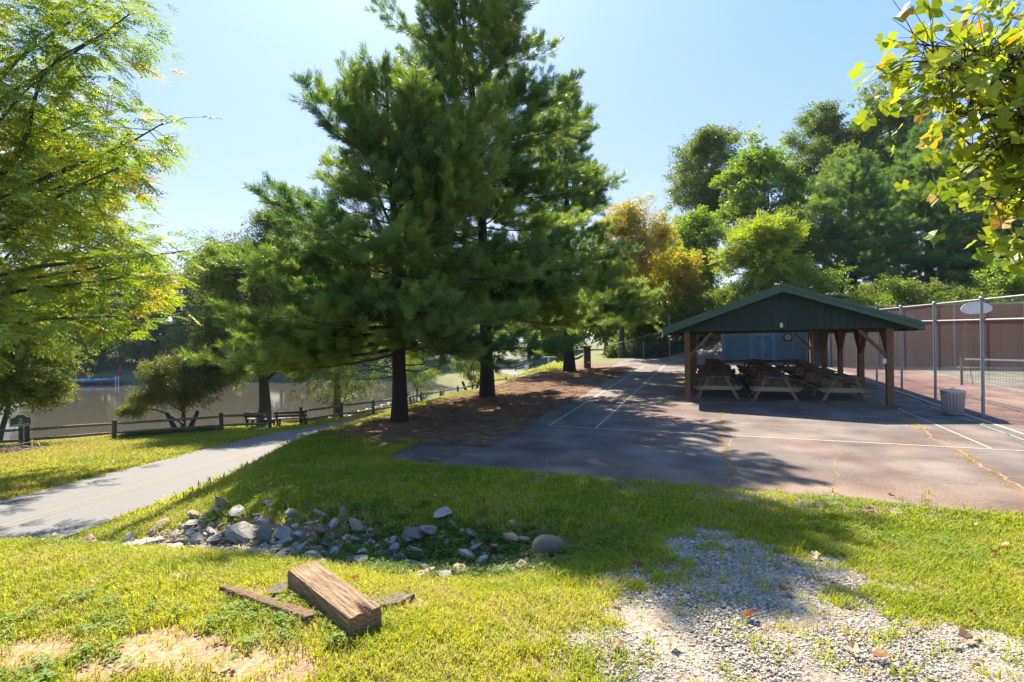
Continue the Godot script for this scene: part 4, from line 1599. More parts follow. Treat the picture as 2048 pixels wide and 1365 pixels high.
func make_trees() -> void:
	for k in 3:
		tufts.append(tuft_mesh(50 + k))
	var sprays := spray_mesh(60, 22, 0.11, 0.075)
	var sprays_big := spray_mesh(61, 20, 0.15, 0.11, 0.26)
	var sprays_small := spray_mesh(62, 26, 0.085, 0.055, 0.24)
	var feathers := feather_mesh(63, 9, 0.095, 0.034)
	var pine_tone := [Color(0.10, 0.185, 0.062), Color(0.26, 0.34, 0.08)]
	var pine_far := [Color(0.09, 0.185, 0.07), Color(0.2, 0.31, 0.095)]
	# the three pines beside the old court
	pine("nearest tall pine with sunlit upper boughs and bare lower trunk beside the court", gp(-3.12, 14.3), 0.2, 9.6,
		[[0.0, 3.6], [0.25, 4.2], [0.45, 3.8], [0.62, 3.0], [0.8, 1.9], [1.0, 0.5]], 2.2, pine_tone, 0.122, 1.3, 301,
		{"dead": 34, "lean": Vector3(-0.25, 0, 0), "whorl": 0.44, "extra": [[2.9, Vector3(0.3, 3.1, 3.0)], [3.1, Vector3(-1.0, 3.0, 3.0)], [3.5, Vector3(-2.0, 3.4, 2.7)], [4.2, Vector3(0.8, 4.6, 2.8)], [2.6, Vector3(-3.9, 3.0, 1.4)], [2.4, Vector3(-4.1, 2.4, 0.4)], [2.0, Vector3(-3.7, 1.7, 1.2)], [3.2, Vector3(-4.3, 4.4, 1.2)], [3.4, Vector3(-4.1, 4.7, 0.3)], [2.2, Vector3(-3.9, 2.1, 0.8)], [2.4, Vector3(-3.6, 2.6, 1.7)], [1.9, Vector3(-3.4, 1.5, 0.2)], [5.2, Vector3(3.2, 8.3, 1.0)], [5.6, Vector3(2.6, 7.8, 1.5)], [4.8, Vector3(2.9, 7.0, 1.8)], [6.0, Vector3(0.9, 8.7, 1.6)], [5.2, Vector3(-1.4, 9.7, -0.4), 0.3], [6.2, Vector3(-1.3, 8.8, 0.2)], [2.3, Vector3(2.2, 1.9, 1.6)], [2.5, Vector3(1.2, 2.6, 2.6)]]})
	pine("tallest dark pine in the middle of the row, its tip above the picture", gp(-0.92, 19.2), 0.24, 18.0,
		[[0.0, 3.6], [0.2, 4.4], [0.4, 4.3], [0.6, 3.4], [0.8, 2.3], [1.0, 0.5]], 3.0, pine_tone, 0.13, 1.5, 302,
		{"dead": 24, "lean": Vector3(-1.1, 0, 0), "whorl": 0.46, "extra": [[4.0, Vector3(2.8, 3.7, 2.4)], [4.0, Vector3(2.0, 3.5, 3.2)], [4.4, Vector3(0.9, 4.3, 3.2)], [4.4, Vector3(3.2, 4.5, 2.0)]]})
	pine("farthest pine of the row beside the court, broad dark crown", gp(3.3, 30.2), 0.3, 16.6,
		[[0.0, 3.8], [0.2, 4.6], [0.35, 3.9], [0.55, 3.0], [0.8, 2.1], [1.0, 0.5]], 2.9, pine_tone, 0.165, 1.9, 303,
		{"dead": 10, "whorl": 0.58, "extra": [[3.0, Vector3(5.0, 3.9, 1.2)], [3.4, Vector3(4.8, 4.3, 0.4)], [2.8, Vector3(4.4, 3.2, 1.6)]]})
	# pines on the slope behind the tennis court
	pine("bushy pine on the slope behind the shelter, left of the pair", gp(28.0, 42.5), 0.3, 11.5,
		[[0.0, 4.2], [0.2, 4.8], [0.5, 3.9], [0.8, 2.1], [1.0, 0.6]], 1.0, pine_far, 0.2, 2.3, 304, {"whorl": 0.62})
	pine("larger bushy pine on the slope behind the wire fence, right of the pair", gp(34.6, 43.0), 0.34, 13.6,
		[[0.0, 5.0], [0.2, 5.6], [0.5, 4.6], [0.8, 2.5], [1.0, 0.6]], 1.4, pine_far, 0.21, 2.4, 305, {"whorl": 0.62, "extra": [[2.6, Vector3(6.2, 2.6, 2.0)], [2.6, Vector3(5.2, 2.2, 3.0)], [2.8, Vector3(7.2, 3.2, 1.0)]]})
	pine("small dark pine at the right edge of the wooded slope", gp(44.5, 43.5), 0.26, 10.5,
		[[0.0, 4.2], [0.3, 4.2], [0.6, 3.2], [1.0, 0.5]], 1.0, pine_far, 0.22, 2.4, 306, {"whorl": 0.66})
	# broadleaf trees behind the court and the shed
	var dark := [Color(0.105, 0.165, 0.04), Color(0.21, 0.27, 0.055)]
	var mid := [Color(0.12, 0.2, 0.037), Color(0.24, 0.31, 0.05)]
	var light := [Color(0.15, 0.26, 0.04), Color(0.30, 0.40, 0.06)]
	var lime := [Color(0.20, 0.28, 0.035), Color(0.36, 0.42, 0.05)]
	var orange := [Color(0.64, 0.31, 0.045), Color(0.58, 0.45, 0.06), Color(0.32, 0.36, 0.05)]
	var yellow := [Color(0.30, 0.34, 0.04), Color(0.56, 0.49, 0.055), Color(0.6, 0.3, 0.04)]
	broadleaf("maple_tree", "maple turning orange at the top, behind the farthest pine", gp(9.0, 42.5), 0.27, 4.5, [[Vector3(1.0, 11.6, 0), Vector3(1.5, 2.0, 1.4), 330], [Vector3(1.9, 9.4, 0.2), Vector3(2.0, 1.9, 1.8), 420], [Vector3(0.1, 8.8, 0), Vector3(1.9, 2.0, 1.8), 380], [Vector3(3.2, 10.2, 0), Vector3(1.1, 1.5, 1.1), 190], [Vector3(-0.6, 10.6, 0.2), Vector3(1.1, 1.7, 1.1), 200], [Vector3(1.0, 6.6, 0.4), Vector3(2.6, 1.8, 2.2), 420]], sprays, orange, 1.05, 401, M.bark, {"rare": 0.42, "clump": 0.45})
	broadleaf("maple_tree", "yellow green maple with low spreading limbs, left of the shelter roof", gp(13.3, 45.0), 0.27, 3.4, [[Vector3(0.5, 7.2, 0), Vector3(2.6, 2.0, 2.4), 560], [Vector3(2.9, 5.2, 0.6), Vector3(2.3, 1.6, 2.0), 430], [Vector3(-1.9, 5.6, 0.4), Vector3(2.3, 1.7, 2.0), 420], [Vector3(-2.9, 3.4, 1.0), Vector3(2.0, 1.2, 1.6), 260], [Vector3(1.0, 3.4, 1.0), Vector3(2.6, 1.1, 1.8), 330], [Vector3(3.9, 3.2, 0.4), Vector3(1.8, 1.0, 1.5), 200]], sprays_big, yellow, 1.1, 402, M.bark, {"rare": 0.12})
	broadleaf("oak_tree", "tall dark oak with rounded crown against the sky above the shelter", gp(23.3, 61.0), 0.38, 11.0, blobs_for(22.5, 4.6, 11.0, 2600, 403, 14), sprays, dark, 1.6, 403, M.bark)
	broadleaf("maple_tree", "bright green maple standing between the yellow maple and the tall oak", gp(17.2, 49.0), 0.28, 5.0, blobs_for(12.3, 3.5, 2.2, 2300, 404, 13), sprays, light, 1.35, 404, M.bark)
	broadleaf("maple_tree", "full mid green tree rising behind the shelter ridge", gp(24.6, 51.0), 0.3, 6.0, blobs_for(15.6, 4.2, 4.0, 2900, 405, 15), sprays_big, light, 1.25, 405, M.bark)
	broadleaf("sumac_tree", "small bright tree with feathered leaves just behind the shed", gp(18.6, 38.5), 0.13, 3.2, blobs_for(7.9, 2.7, 2.6, 900, 406, 12), feathers, lime, 1.9, 406, M.bark)
	broadleaf("oak_tree", "dark oak high on the slope, left of the tall bright tree", gp(36.3, 60.0), 0.34, 11.0, blobs_for(21.3, 4.4, 9.0, 2300, 407, 13), sprays, dark, 1.6, 407, M.bark)
	broadleaf("poplar_tree", "tall bright tree on the slope at the upper right", gp(43.0, 58.0), 0.36, 10.0, blobs_for(22.0, 5.6, 7.0, 3000, 408, 15), sprays_big, mid, 1.45, 408, M.bark)
	broadleaf("oak_tree", "dark tree with bare lower trunk beside the hillside house", gp(45.5, 48.5), 0.22, 5.0, blobs_for(13.5, 4.6, 4.5, 2000, 409, 13), sprays, dark, 1.5, 409, M.bark)
	broadleaf("oak_tree", "shaded tree behind the two slope pines", gp(33.5, 53.0), 0.3, 6.0, blobs_for(14.5, 4.6, 2.5, 1700, 410, 9), sprays, dark, 1.6, 410, M.bark)
	broadleaf("oak_tree", "shaded tree filling the wood right of the orange maple", gp(19.0, 60.0), 0.3, 5.0, blobs_for(13.5, 5.0, 1.0, 1900, 411, 10), sprays, mid, 1.7, 411, M.bark)
	broadleaf("oak_tree", "shaded tree low in the wood behind the sumac", gp(23.0, 43.5), 0.2, 3.0, blobs_for(7.5, 3.6, 0.4, 1500, 412, 9), sprays, dark, 1.4, 412, M.bark)
	# young trees and bushes that close the foot of the wooded slope
	var low := [[15.0, 29.8, 3.6, "just right of the shed"], [17.5, 31.5, 4.2, "behind the left end of the screened fence"], [20.5, 30.2, 3.4, "behind the screened fence, below the pine pair"], [23.0, 33.0, 4.4, "behind the screened fence, between the slope pines"], [26.5, 30.6, 3.4, "behind the screened fence near the backboard"], [29.5, 33.5, 4.4, "behind the screened fence, right of the backboard"], [33.0, 31.0, 3.6, "behind the far right end of the screened fence"], [12.5, 33.0, 5.0, "behind the shed roof"], [8.0, 33.0, 3.4, "behind the left corner of the shed"], [4.5, 36.5, 3.6, "at the wood's edge behind the old court"], [0.5, 37.5, 3.0, "at the wood's edge left of the yellow maple"]]
	for k in low.size():
		var a: Array = low[k]
		broadleaf("understory_bush", "leafy green bush %s" % a[3], court(a[0], a[1]), 0.08, a[2] * 0.3, blobs_for(a[2], a[2] * 0.62, 0.2, 620, 480 + k, 8), sprays, [mid, dark, dark, light][k % 4], 1.15, 480 + k, M.bark, {"category": "bush", "group": "bushes at the foot of the slope", "stems": 3})
	# by the lake
	var shade := [Color(0.11, 0.155, 0.045), Color(0.22, 0.27, 0.075)]
	broadleaf("alder_tree", "dark grey green tree with thick trunk behind the lake benches", gp(-14.2, 29.7), 0.36, 4.2, [[Vector3(0.4, 11.1, 0), Vector3(1.5, 1.5, 1.5), 330], [Vector3(-0.9, 9.4, 0.3), Vector3(2.0, 1.7, 1.9), 470], [Vector3(1.7, 9.2, 0), Vector3(2.0, 1.7, 1.9), 430], [Vector3(-1.5, 7.2, 0.4), Vector3(2.2, 1.6, 2.0), 520], [Vector3(1.3, 7.0, 0.4), Vector3(2.4, 1.6, 2.0), 460], [Vector3(-1.9, 5.0, 0.6), Vector3(2.0, 1.3, 1.8), 420], [Vector3(1.0, 4.9, 0.8), Vector3(2.6, 1.3, 1.8), 430], [Vector3(-1.2, 3.2, 0.8), Vector3(2.0, 0.9, 1.5), 260], [Vector3(3.2, 3.6, 0.4), Vector3(2.0, 0.9, 1.4), 220]], sprays_small, shade, 1.3, 420, M.bark_dark)
	broadleaf("alder_tree", "rounded tree behind the thick trunked one, half hidden by the nearest pine", gp(-12.0, 35.5), 0.3, 5.0, blobs_for(13.6, 3.6, 3.0, 1900, 421, 9), sprays_small, mid, 1.5, 421, M.bark_dark)
	broadleaf("dogwood_tree", "small dogwood with yellowish left branch in front of the lake fence", gp(-17.6, 27.7), 0.16, 1.1, [[Vector3(0.5, 3.6, 0), Vector3(1.3, 0.9, 1.2), 330], [Vector3(-0.8, 3.1, 0.2), Vector3(1.3, 0.8, 1.2), 320], [Vector3(1.3, 2.6, 0.2), Vector3(1.3, 0.8, 1.2), 300], [Vector3(-1.6, 1.9, 0.4), Vector3(1.1, 0.5, 0.9), 220], [Vector3(0.2, 2.1, 0.4), Vector3(1.5, 0.6, 1.1), 300], [Vector3(-2.5, 1.3, 0.3), Vector3(0.7, 0.35, 0.6), 110], [Vector3(1.9, 4.3, -0.2), Vector3(1.3, 0.9, 1.1), 260]], sprays_small, [Color(0.095, 0.125, 0.035), Color(0.19, 0.21, 0.04), Color(0.30, 0.24, 0.05)], 0.95, 422, M.bark_dark, {"stems": 3})
	broadleaf("maple_tree", "low bright green tree with several stems at the left edge by the sign", gp(-25.2, 25.2), 0.13, 2.0, [[Vector3(0.2, 5.6, 0), Vector3(2.6, 1.6, 2.0), 620], [Vector3(1.9, 4.2, 0.3), Vector3(2.0, 1.4, 1.8), 520], [Vector3(-1.4, 4.0, 0.3), Vector3(2.2, 1.4, 1.8), 430], [Vector3(1.3, 2.8, 0.6), Vector3(2.2, 1.0, 1.6), 460], [Vector3(2.9, 2.4, 0.3), Vector3(1.2, 0.8, 1.1), 220], [Vector3(-0.8, 2.5, 0.6), Vector3(1.6, 0.8, 1.4), 260], [Vector3(0.6, 7.4, -0.2), Vector3(2.0, 1.4, 1.6), 380]], sprays, [Color(0.11, 0.165, 0.025), Color(0.24, 0.28, 0.035), Color(0.36, 0.28, 0.05)], 0.95, 423, M.bark, {"stems": 4, "rare": 0.05})
	broadleaf("crape_myrtle", "vase-shaped shrub with many thin stems at the lake fence behind the nearest pine", gp(-7.3, 39.6), 0.07, 1.3, blobs_for(4.6, 2.0, 1.2, 420, 424, 6), sprays_small, mid, 1.0, 424, M.bark, {"stems": 7, "category": "shrub"})
	broadleaf("crape_myrtle", "shrub with dark knotted stem at the fence left of the middle pine trunk", gp(-3.9, 48.5), 0.18, 1.4, blobs_for(4.4, 2.0, 1.4, 360, 425, 6), sprays_small, mid, 1.2, 425, M.bark, {"stems": 2, "category": "shrub"})
	# beyond the lane and the water
	var rim := [[-5.0, 98.0, 15.0, "low on the far shore, left of the middle pine trunk"], [3.0, 92.0, 13.0, "beyond the far rail fence, left one"], [10.0, 88.0, 14.0, "beyond the far rail fence, right one"], [16.0, 78.0, 14.0, "far behind the orange maple"], [6.5, 74.0, 7.0, "low tree beside the far white frame"], [-13.0, 96.0, 16.0, "on the far shore, second from the lane"], [10.5, 58.0, 9.0, "low behind the farthest pine trunk"], [15.5, 66.0, 12.0, "in the wood behind the yellow maple"]]
	for k in rim.size():
		var r: Array = rim[k]
		broadleaf("woodland_tree", "green woodland tree %s" % r[3], gp(r[0], r[1]), 0.28, r[2] * 0.35, blobs_for(r[2], r[2] * 0.36, 0.8, 1300, 430 + k, 11), sprays_big, [mid, light, mid][k % 3], 1.9, 430 + k, M.bark, {"group": "trees beyond the lane"})
	var far := [[-22.0, 98.0, 17.0], [-30.0, 102.0, 18.0], [-38.0, 97.0, 17.0], [-45.0, 101.0, 19.0], [-52.0, 95.0, 15.0], [-58.0, 98.0, 18.0], [-64.5, 92.5, 14.0], [-70.0, 97.0, 18.0], [-77.0, 90.0, 16.0], [-84.0, 93.0, 19.0], [-34.0, 93.5, 9.0], [-47.0, 93.0, 9.0], [-57.0, 91.0, 8.0], [-73.0, 89.0, 9.0], [-41.0, 110.0, 22.0], [-62.0, 107.0, 22.0], [-26.0, 108.0, 21.0], [-80.0, 102.0, 22.0]]
	var rank := ["first", "second", "third", "fourth", "fifth", "sixth", "seventh", "eighth", "ninth", "tenth", "eleventh", "twelfth"]
	far.sort_custom(func(a, b): return a[0] < b[0])
	var seen := [0, 0, 0]
	for k in far.size():
		var r: Array = far[k]
		var row := 0 if r[2] < 10.0 else 2 if r[2] > 20.0 else 1
		var says: String = "%s from the left of the %s on the far lakeshore" % [rank[seen[row]], ["low dark trees at the water", "dark bluish trees", "tallest rear trees"][row]]
		seen[row] += 1
		broadleaf("lakeshore_tree", says, gp(r[0], r[1]), 0.25, r[2] * 0.35, blobs_for(r[2], r[2] * 0.34, 0.5, 1300, 460 + k, 11), sprays_big, dark, 2.5, 460 + k, M.bark, {"group": "trees on the far lakeshore"})
	make_near_trees(feathers)


func make_near_trees(feathers: Mesh) -> void:
	# the tree with feathered leaves that reaches in from the left
	var tone := [Color(0.17, 0.27, 0.035), Color(0.36, 0.41, 0.045), Color(0.5, 0.37, 0.04)]
	var o := thing("walnut_tree", "tall tree with feathered yellow green leaves reaching in from the left", "tree", gp(-13.6, 11.8))
	rg.seed = 500
	var g := o.position
	var b := MB.new()
	trunk_flare(b, [Vector3(0, -0.3, 0), Vector3(0.05, 1.2, 0), Vector3(0.1, 3.0, 0.1), Vector3(0.2, 5.0, 0.1), Vector3(0.3, 7.5, 0.0), Vector3(0.4, 10.0, 0.0)], 0.24)
	put("trunk", b.mesh(), M.bark, o)
	var br := MB.new()
	var buf := PackedFloat32Array()
	# limbs: [start height, end point, how many sprays]
	var limbs := [[5.0, Vector3(5.9, 8.4, 0.6), 260], [4.6, Vector3(5.6, 7.3, 0.9), 230], [6.2, Vector3(5.2, 10.0, 0.6), 260], [7.0, Vector3(5.1, 11.0, 0.2), 270], [4.2, Vector3(6.3, 5.7, 0.4), 190], [3.8, Vector3(5.3, 5.0, 1.0), 190], [3.4, Vector3(5.2, 4.2, 0.6), 190], [3.2, Vector3(4.0, 4.0, 1.4), 150], [4.0, Vector3(4.2, 5.6, -0.6), 170], [5.6, Vector3(4.4, 9.0, 1.4), 230], [6.6, Vector3(3.8, 10.4, 0.8), 260], [7.6, Vector3(4.2, 11.9, -0.4), 280], [5.4, Vector3(4.0, 7.9, -1.2), 190], [8.5, Vector3(2.6, 12.6, 0.4), 260], [3.6, Vector3(3.6, 6.4, 1.8), 110], [6.2, Vector3(3.0, 8.8, 2.0), 210], [8.0, Vector3(-1.5, 12.0, 1.0), 160], [6.0, Vector3(-3.5, 9.0, 0.5), 160], [5.0, Vector3(-1.0, 8.0, -3.0), 160], [5.0, Vector3(0.0, 8.0, 3.4), 160], [6.4, Vector3(2.6, 10.4, -3.0), 300], [6.0, Vector3(1.8, 9.6, -4.0), 300], [5.6, Vector3(3.2, 9.0, -2.4), 260], [7.2, Vector3(0.6, 9.4, -4.2), 260], [5.2, Vector3(1.4, 8.2, -3.2), 240]]
	for l in limbs:
		var a := Vector3(0.03 * l[0], l[0], 0.05)
		var e: Vector3 = l[1]
		var pts := limb(br, a, e, 0.085, 0.012, 0.05 * (e - a).length(), 6, 8)
		for k in int(l[2] * 0.43):
			var f := pow(rg.randf(), 0.75)
			var j := mini(int(lerpf(2.0, 8.0, f)), 7)
			var at: Vector3 = pts[j].lerp(pts[j + 1], rg.randf())
			var out := Vector3(rg.randfn(0.1, 0.7), rg.randfn(0.0, 0.3), rg.randfn(0, 0.7)) * lerpf(1.0, 0.6, f)
			var p := at + out
			if k % 6 == 0:
				br.tube([at, at.lerp(p, 0.6) + Vector3(0, 0.06, 0), p], [0.012, 0.007, 0.003], 3, false)
			var dir := (out.normalized() + Vector3(rg.randfn(0, 0.4), rg.randfn(-0.2, 0.25), rg.randfn(0, 0.4))).normalized()
			dir.y = clampf(dir.y, -0.6, 0.5)
			var c: Color = tone[0].lerp(tone[1], clampf(0.4 + 0.3 * rg.randfn() + 0.3 * sin(at.x * 3.0 + at.y * 2.0), 0.0, 1.0))
			if rg.randf() < 0.05:
				c = tone[2]
			inst(buf, facing(dir, rg.randfn(0, 0.3)).scaled(Vector3.ONE * rg.randf_range(0.75, 1.15)), p, c)
	put("branches", br.mesh(), M.bark, o)
	scatter("foliage", feathers, M.leaf, buf, o)
	# a second one of the kind farther along the lane
	broadleaf("walnut_tree", "second tree with feathered leaves behind the left one, across the lane", gp(-19.4, 18.4), 0.2, 4.5, [[Vector3(4.2, 9.2, 0.2), Vector3(2.0, 1.3, 2.0), 150], [Vector3(5.4, 7.6, 0.6), Vector3(1.9, 1.1, 1.8), 150], [Vector3(3.0, 7.4, -0.6), Vector3(2.0, 1.2, 1.8), 130], [Vector3(5.0, 5.9, 0.2), Vector3(2.0, 0.9, 1.8), 140], [Vector3(2.2, 10.6, 0.0), Vector3(2.0, 1.3, 1.8), 130], [Vector3(-1.2, 8.2, 0.2), Vector3(2.0, 1.4, 1.8), 120]], feathers, tone, 1.15, 505, M.bark, {"rare": 0.04, "clump": 0.45})
	# the tulip tree whose lowest branch hangs in at the upper right
	var q := thing("tulip_tree", "tulip tree branch with large lobed yellow green leaves at the upper right", "tree", gp(6.6, 4.4))
	rg.seed = 510
	b = MB.new()
	trunk_flare(b, [Vector3(0, -0.3, 0), Vector3(0, 1.5, 0), Vector3(-0.05, 3.5, 0), Vector3(-0.1, 6.0, 0), Vector3(-0.1, 9.0, 0)], 0.2)
	put("trunk", b.mesh(), M.bark, q)
	br = MB.new()
	var bufs := [PackedFloat32Array(), PackedFloat32Array(), PackedFloat32Array()]
	var tl := [[3.8, Vector3(-3.72, 4.3, 0.6), 110, 0.27], [3.6, Vector3(-3.45, 3.8, 0.75), 70, 0.27], [3.6, Vector3(-3.35, 4.05, 0.75), 280, 0.28], [3.4, Vector3(-3.3, 3.55, 0.8), 230, 0.22], [3.3, Vector3(-3.1, 3.15, 0.7), 150, 0.2], [3.8, Vector3(-3.2, 4.3, 0.4), 280, 0.28], [3.2, Vector3(-3.2, 2.75, 0.75), 70, 0.15], [3.6, Vector3(-3.0, 3.6, 0.3), 230, 0.3], [4.4, Vector3(-2.4, 5.4, 0.4), 160, 0.5], [5.2, Vector3(-0.5, 6.6, -1.8), 140, 0.6], [5.2, Vector3(0.8, 6.6, 1.8), 120, 0.6], [6.5, Vector3(-1.4, 8.2, 0.6), 140, 0.6]]
	for l in tl:
		var pts := limb(br, Vector3(0, l[0], 0), l[1], 0.035, 0.006, 0.12, 5, 8)
		for k in int(l[2] * 1.3):
			var f := rg.randf()
			var j := mini(int(lerpf(3.0, 8.0, f)), 7)
			var at: Vector3 = pts[j].lerp(pts[j + 1], rg.randf())
			var sp: float = l[3]
			var p := at + (Vector3(rg.randfn(0, sp), rg.randfn(-0.04, sp * 0.75), rg.randfn(0, sp))).limit_length(sp * 1.7)
			br.tube([at, at.lerp(p, 0.5) + Vector3(0, 0.03, 0), p], [0.005, 0.003, 0.0016], 3, false)
			var dir := Vector3(rg.randfn(-0.3, 0.7), rg.randfn(-0.55, 0.35), rg.randfn(0.2, 0.7)).normalized()
			var c := Color(0.15, 0.23, 0.03).lerp(Color(0.42, 0.44, 0.04), clampf(0.45 + 0.3 * rg.randfn(), 0.0, 1.0))
			if rg.randf() < 0.06:
				c = Color(0.45, 0.25, 0.03)
			inst(bufs[k % 3], facing(dir, rg.randfn(0, 0.8)).scaled(Vector3.ONE * rg.randf_range(0.6, 1.08)), p, c)
	put("branches", br.mesh(), M.bark, q)
	for k in 3:
		scatter("foliage", lobed_mesh(520 + k), M.leaf, bufs[k], q)


# ---------------------------------------------------------------- foreground: turf, gravel, stones, timber
func clump_mesh(sd: int, count: int, h: float, w: float, spread: float, bend := 0.5) -> Mesh:
	var r := RandomNumberGenerator.new()
	r.seed = sd
	var b := MB.new()
	for k in count:
		var a := r.randf() * TAU
		var at := Vector3(r.randfn(0, spread), -0.005, r.randfn(0, spread))
		var out := Vector3(cos(a), 0, sin(a))
		var hh := h * r.randf_range(0.55, 1.15)
		var m := at + Vector3(0, hh * 0.6, 0) + out * hh * bend * 0.3
		var tip := at + Vector3(0, hh * r.randf_range(0.75, 1.0), 0) + out * hh * bend * r.randf_range(0.6, 1.5)
		var x := Vector3(-sin(a), 0, cos(a)) * w * 0.5
		b.col = Color.WHITE * r.randf_range(0.7, 1.15)
		b.col.a = 1.0
		b.tri(at - x, at + x, m + x * 0.8)
		b.tri(at - x, m + x * 0.8, m - x * 0.8)
		b.tri(m - x * 0.8, m + x * 0.8, tip)
	return b.mesh()


func rock_mesh(sd: int, flat: float, rows := 9, cols := 14) -> Mesh:
	# a lump cut by random planes: flat faces and sharp edges
	var r := RandomNumberGenerator.new()
	r.seed = sd
	var planes := []
	for k in 10:
		planes.append([Vector3(r.randfn(), r.randfn(), r.randfn()).normalized(), r.randf_range(0.45, 0.85)])
	planes.append([Vector3(r.randfn(0, 0.2), 1, r.randfn(0, 0.2)).normalized(), flat])
	planes.append([Vector3(r.randfn(0, 0.2), -1, r.randfn(0, 0.2)).normalized(), flat])
	var b := MB.new()
	var pts := []
	for i in rows + 1:
		var row := []
		for j in cols:
			var th := PI * i / rows
			var ph := TAU * (j + 0.5 * (i % 2)) / cols
			var d := Vector3(sin(th) * cos(ph), cos(th), sin(th) * sin(ph))
			var q := 1.15
			for p in planes:
				var dd: float = d.dot(p[0])
				if dd > 0.05:
					q = minf(q, p[1] / dd)
			row.append(d * (q + r.randfn(0, 0.012)))
		pts.append(row)
	for i in rows:
		for j in cols:
			var k := (j + 1) % cols
			if i > 0:
				b.tri(pts[i][j], pts[i][k], pts[i + 1][j] if i < rows - 1 else pts[rows][0])
			if i < rows - 1:
				b.tri(pts[i][k] if i > 0 else pts[0][0], pts[i + 1][k], pts[i + 1][j])
	return b.mesh()


func turf_at(x: float, d: float) -> float:
	var q := st(x, d)
	if q.x > -0.1 and q.y > -0.12 and q.x < 40.0:
		return 0.0
	if road_off(x, d) < 1.98:
		return 0.0
	var k := 1.0
	k *= 1.0 - 0.94 * gravel_at(x, d)
	k *= 1.0 - 0.88 * dirt_at(x, d)
	k *= 1.0 - 0.97 * mulch_at(x, d)
	k *= 1.0 - 0.93 * ditch_at(x, d)
	if q.y < 0.0 and q.y > -0.8 and q.x > 3.0:
		k *= 0.3 + 0.7 * sm(-0.2, 0.3, n1.get_noise_2d(x * 50.0, d * 50.0))
	return k


func sow(buf: PackedFloat32Array, area: Rect2, per_m2: float, size: float, flat := 1.0) -> void:
	var count := int(area.get_area() * per_m2)
	for k in count:
		var x := area.position.x + rg.randf() * area.size.x
		var d := area.position.y + rg.randf() * area.size.y
		# nothing outside a generous view wedge
		if absf(x) > d * 1.08 + 0.8:
			continue
		if rg.randf() > turf_at(x, d):
			continue
		if d > 24.0 and ground(x, d) < -2.6:
			continue
		var e := n1.get_noise_2d(x * 30.0, d * 30.0)
		var f := n2.get_noise_2d(x * 90.0, d * 90.0)
		var c := Color(0.24, 0.30, 0.018).lerp(Color(0.50, 0.47, 0.03), clampf(0.45 + 0.9 * e + 0.25 * rg.randfn(), 0.0, 1.0))
		if rg.randf() < clampf(0.1 + 0.5 * f + 0.25 * e, 0.03, 0.6):
			c = Color(0.48, 0.39, 0.14)
		if x < tab(XR, d):
			var dry := clampf(0.4 + 1.1 * n1.get_noise_2d(x * 9.0, d * 14.0), 0.0, 0.9)
			c = c.lerp(Color(0.42, 0.33, 0.08), dry)
		var s := size * rg.randf_range(0.7, 1.3)
		var b := Basis(Vector3.UP, rg.randf() * TAU).scaled(Vector3(s, s * flat * rg.randf_range(0.7, 1.2), s))
		inst(buf, b, gp(x, d), c)


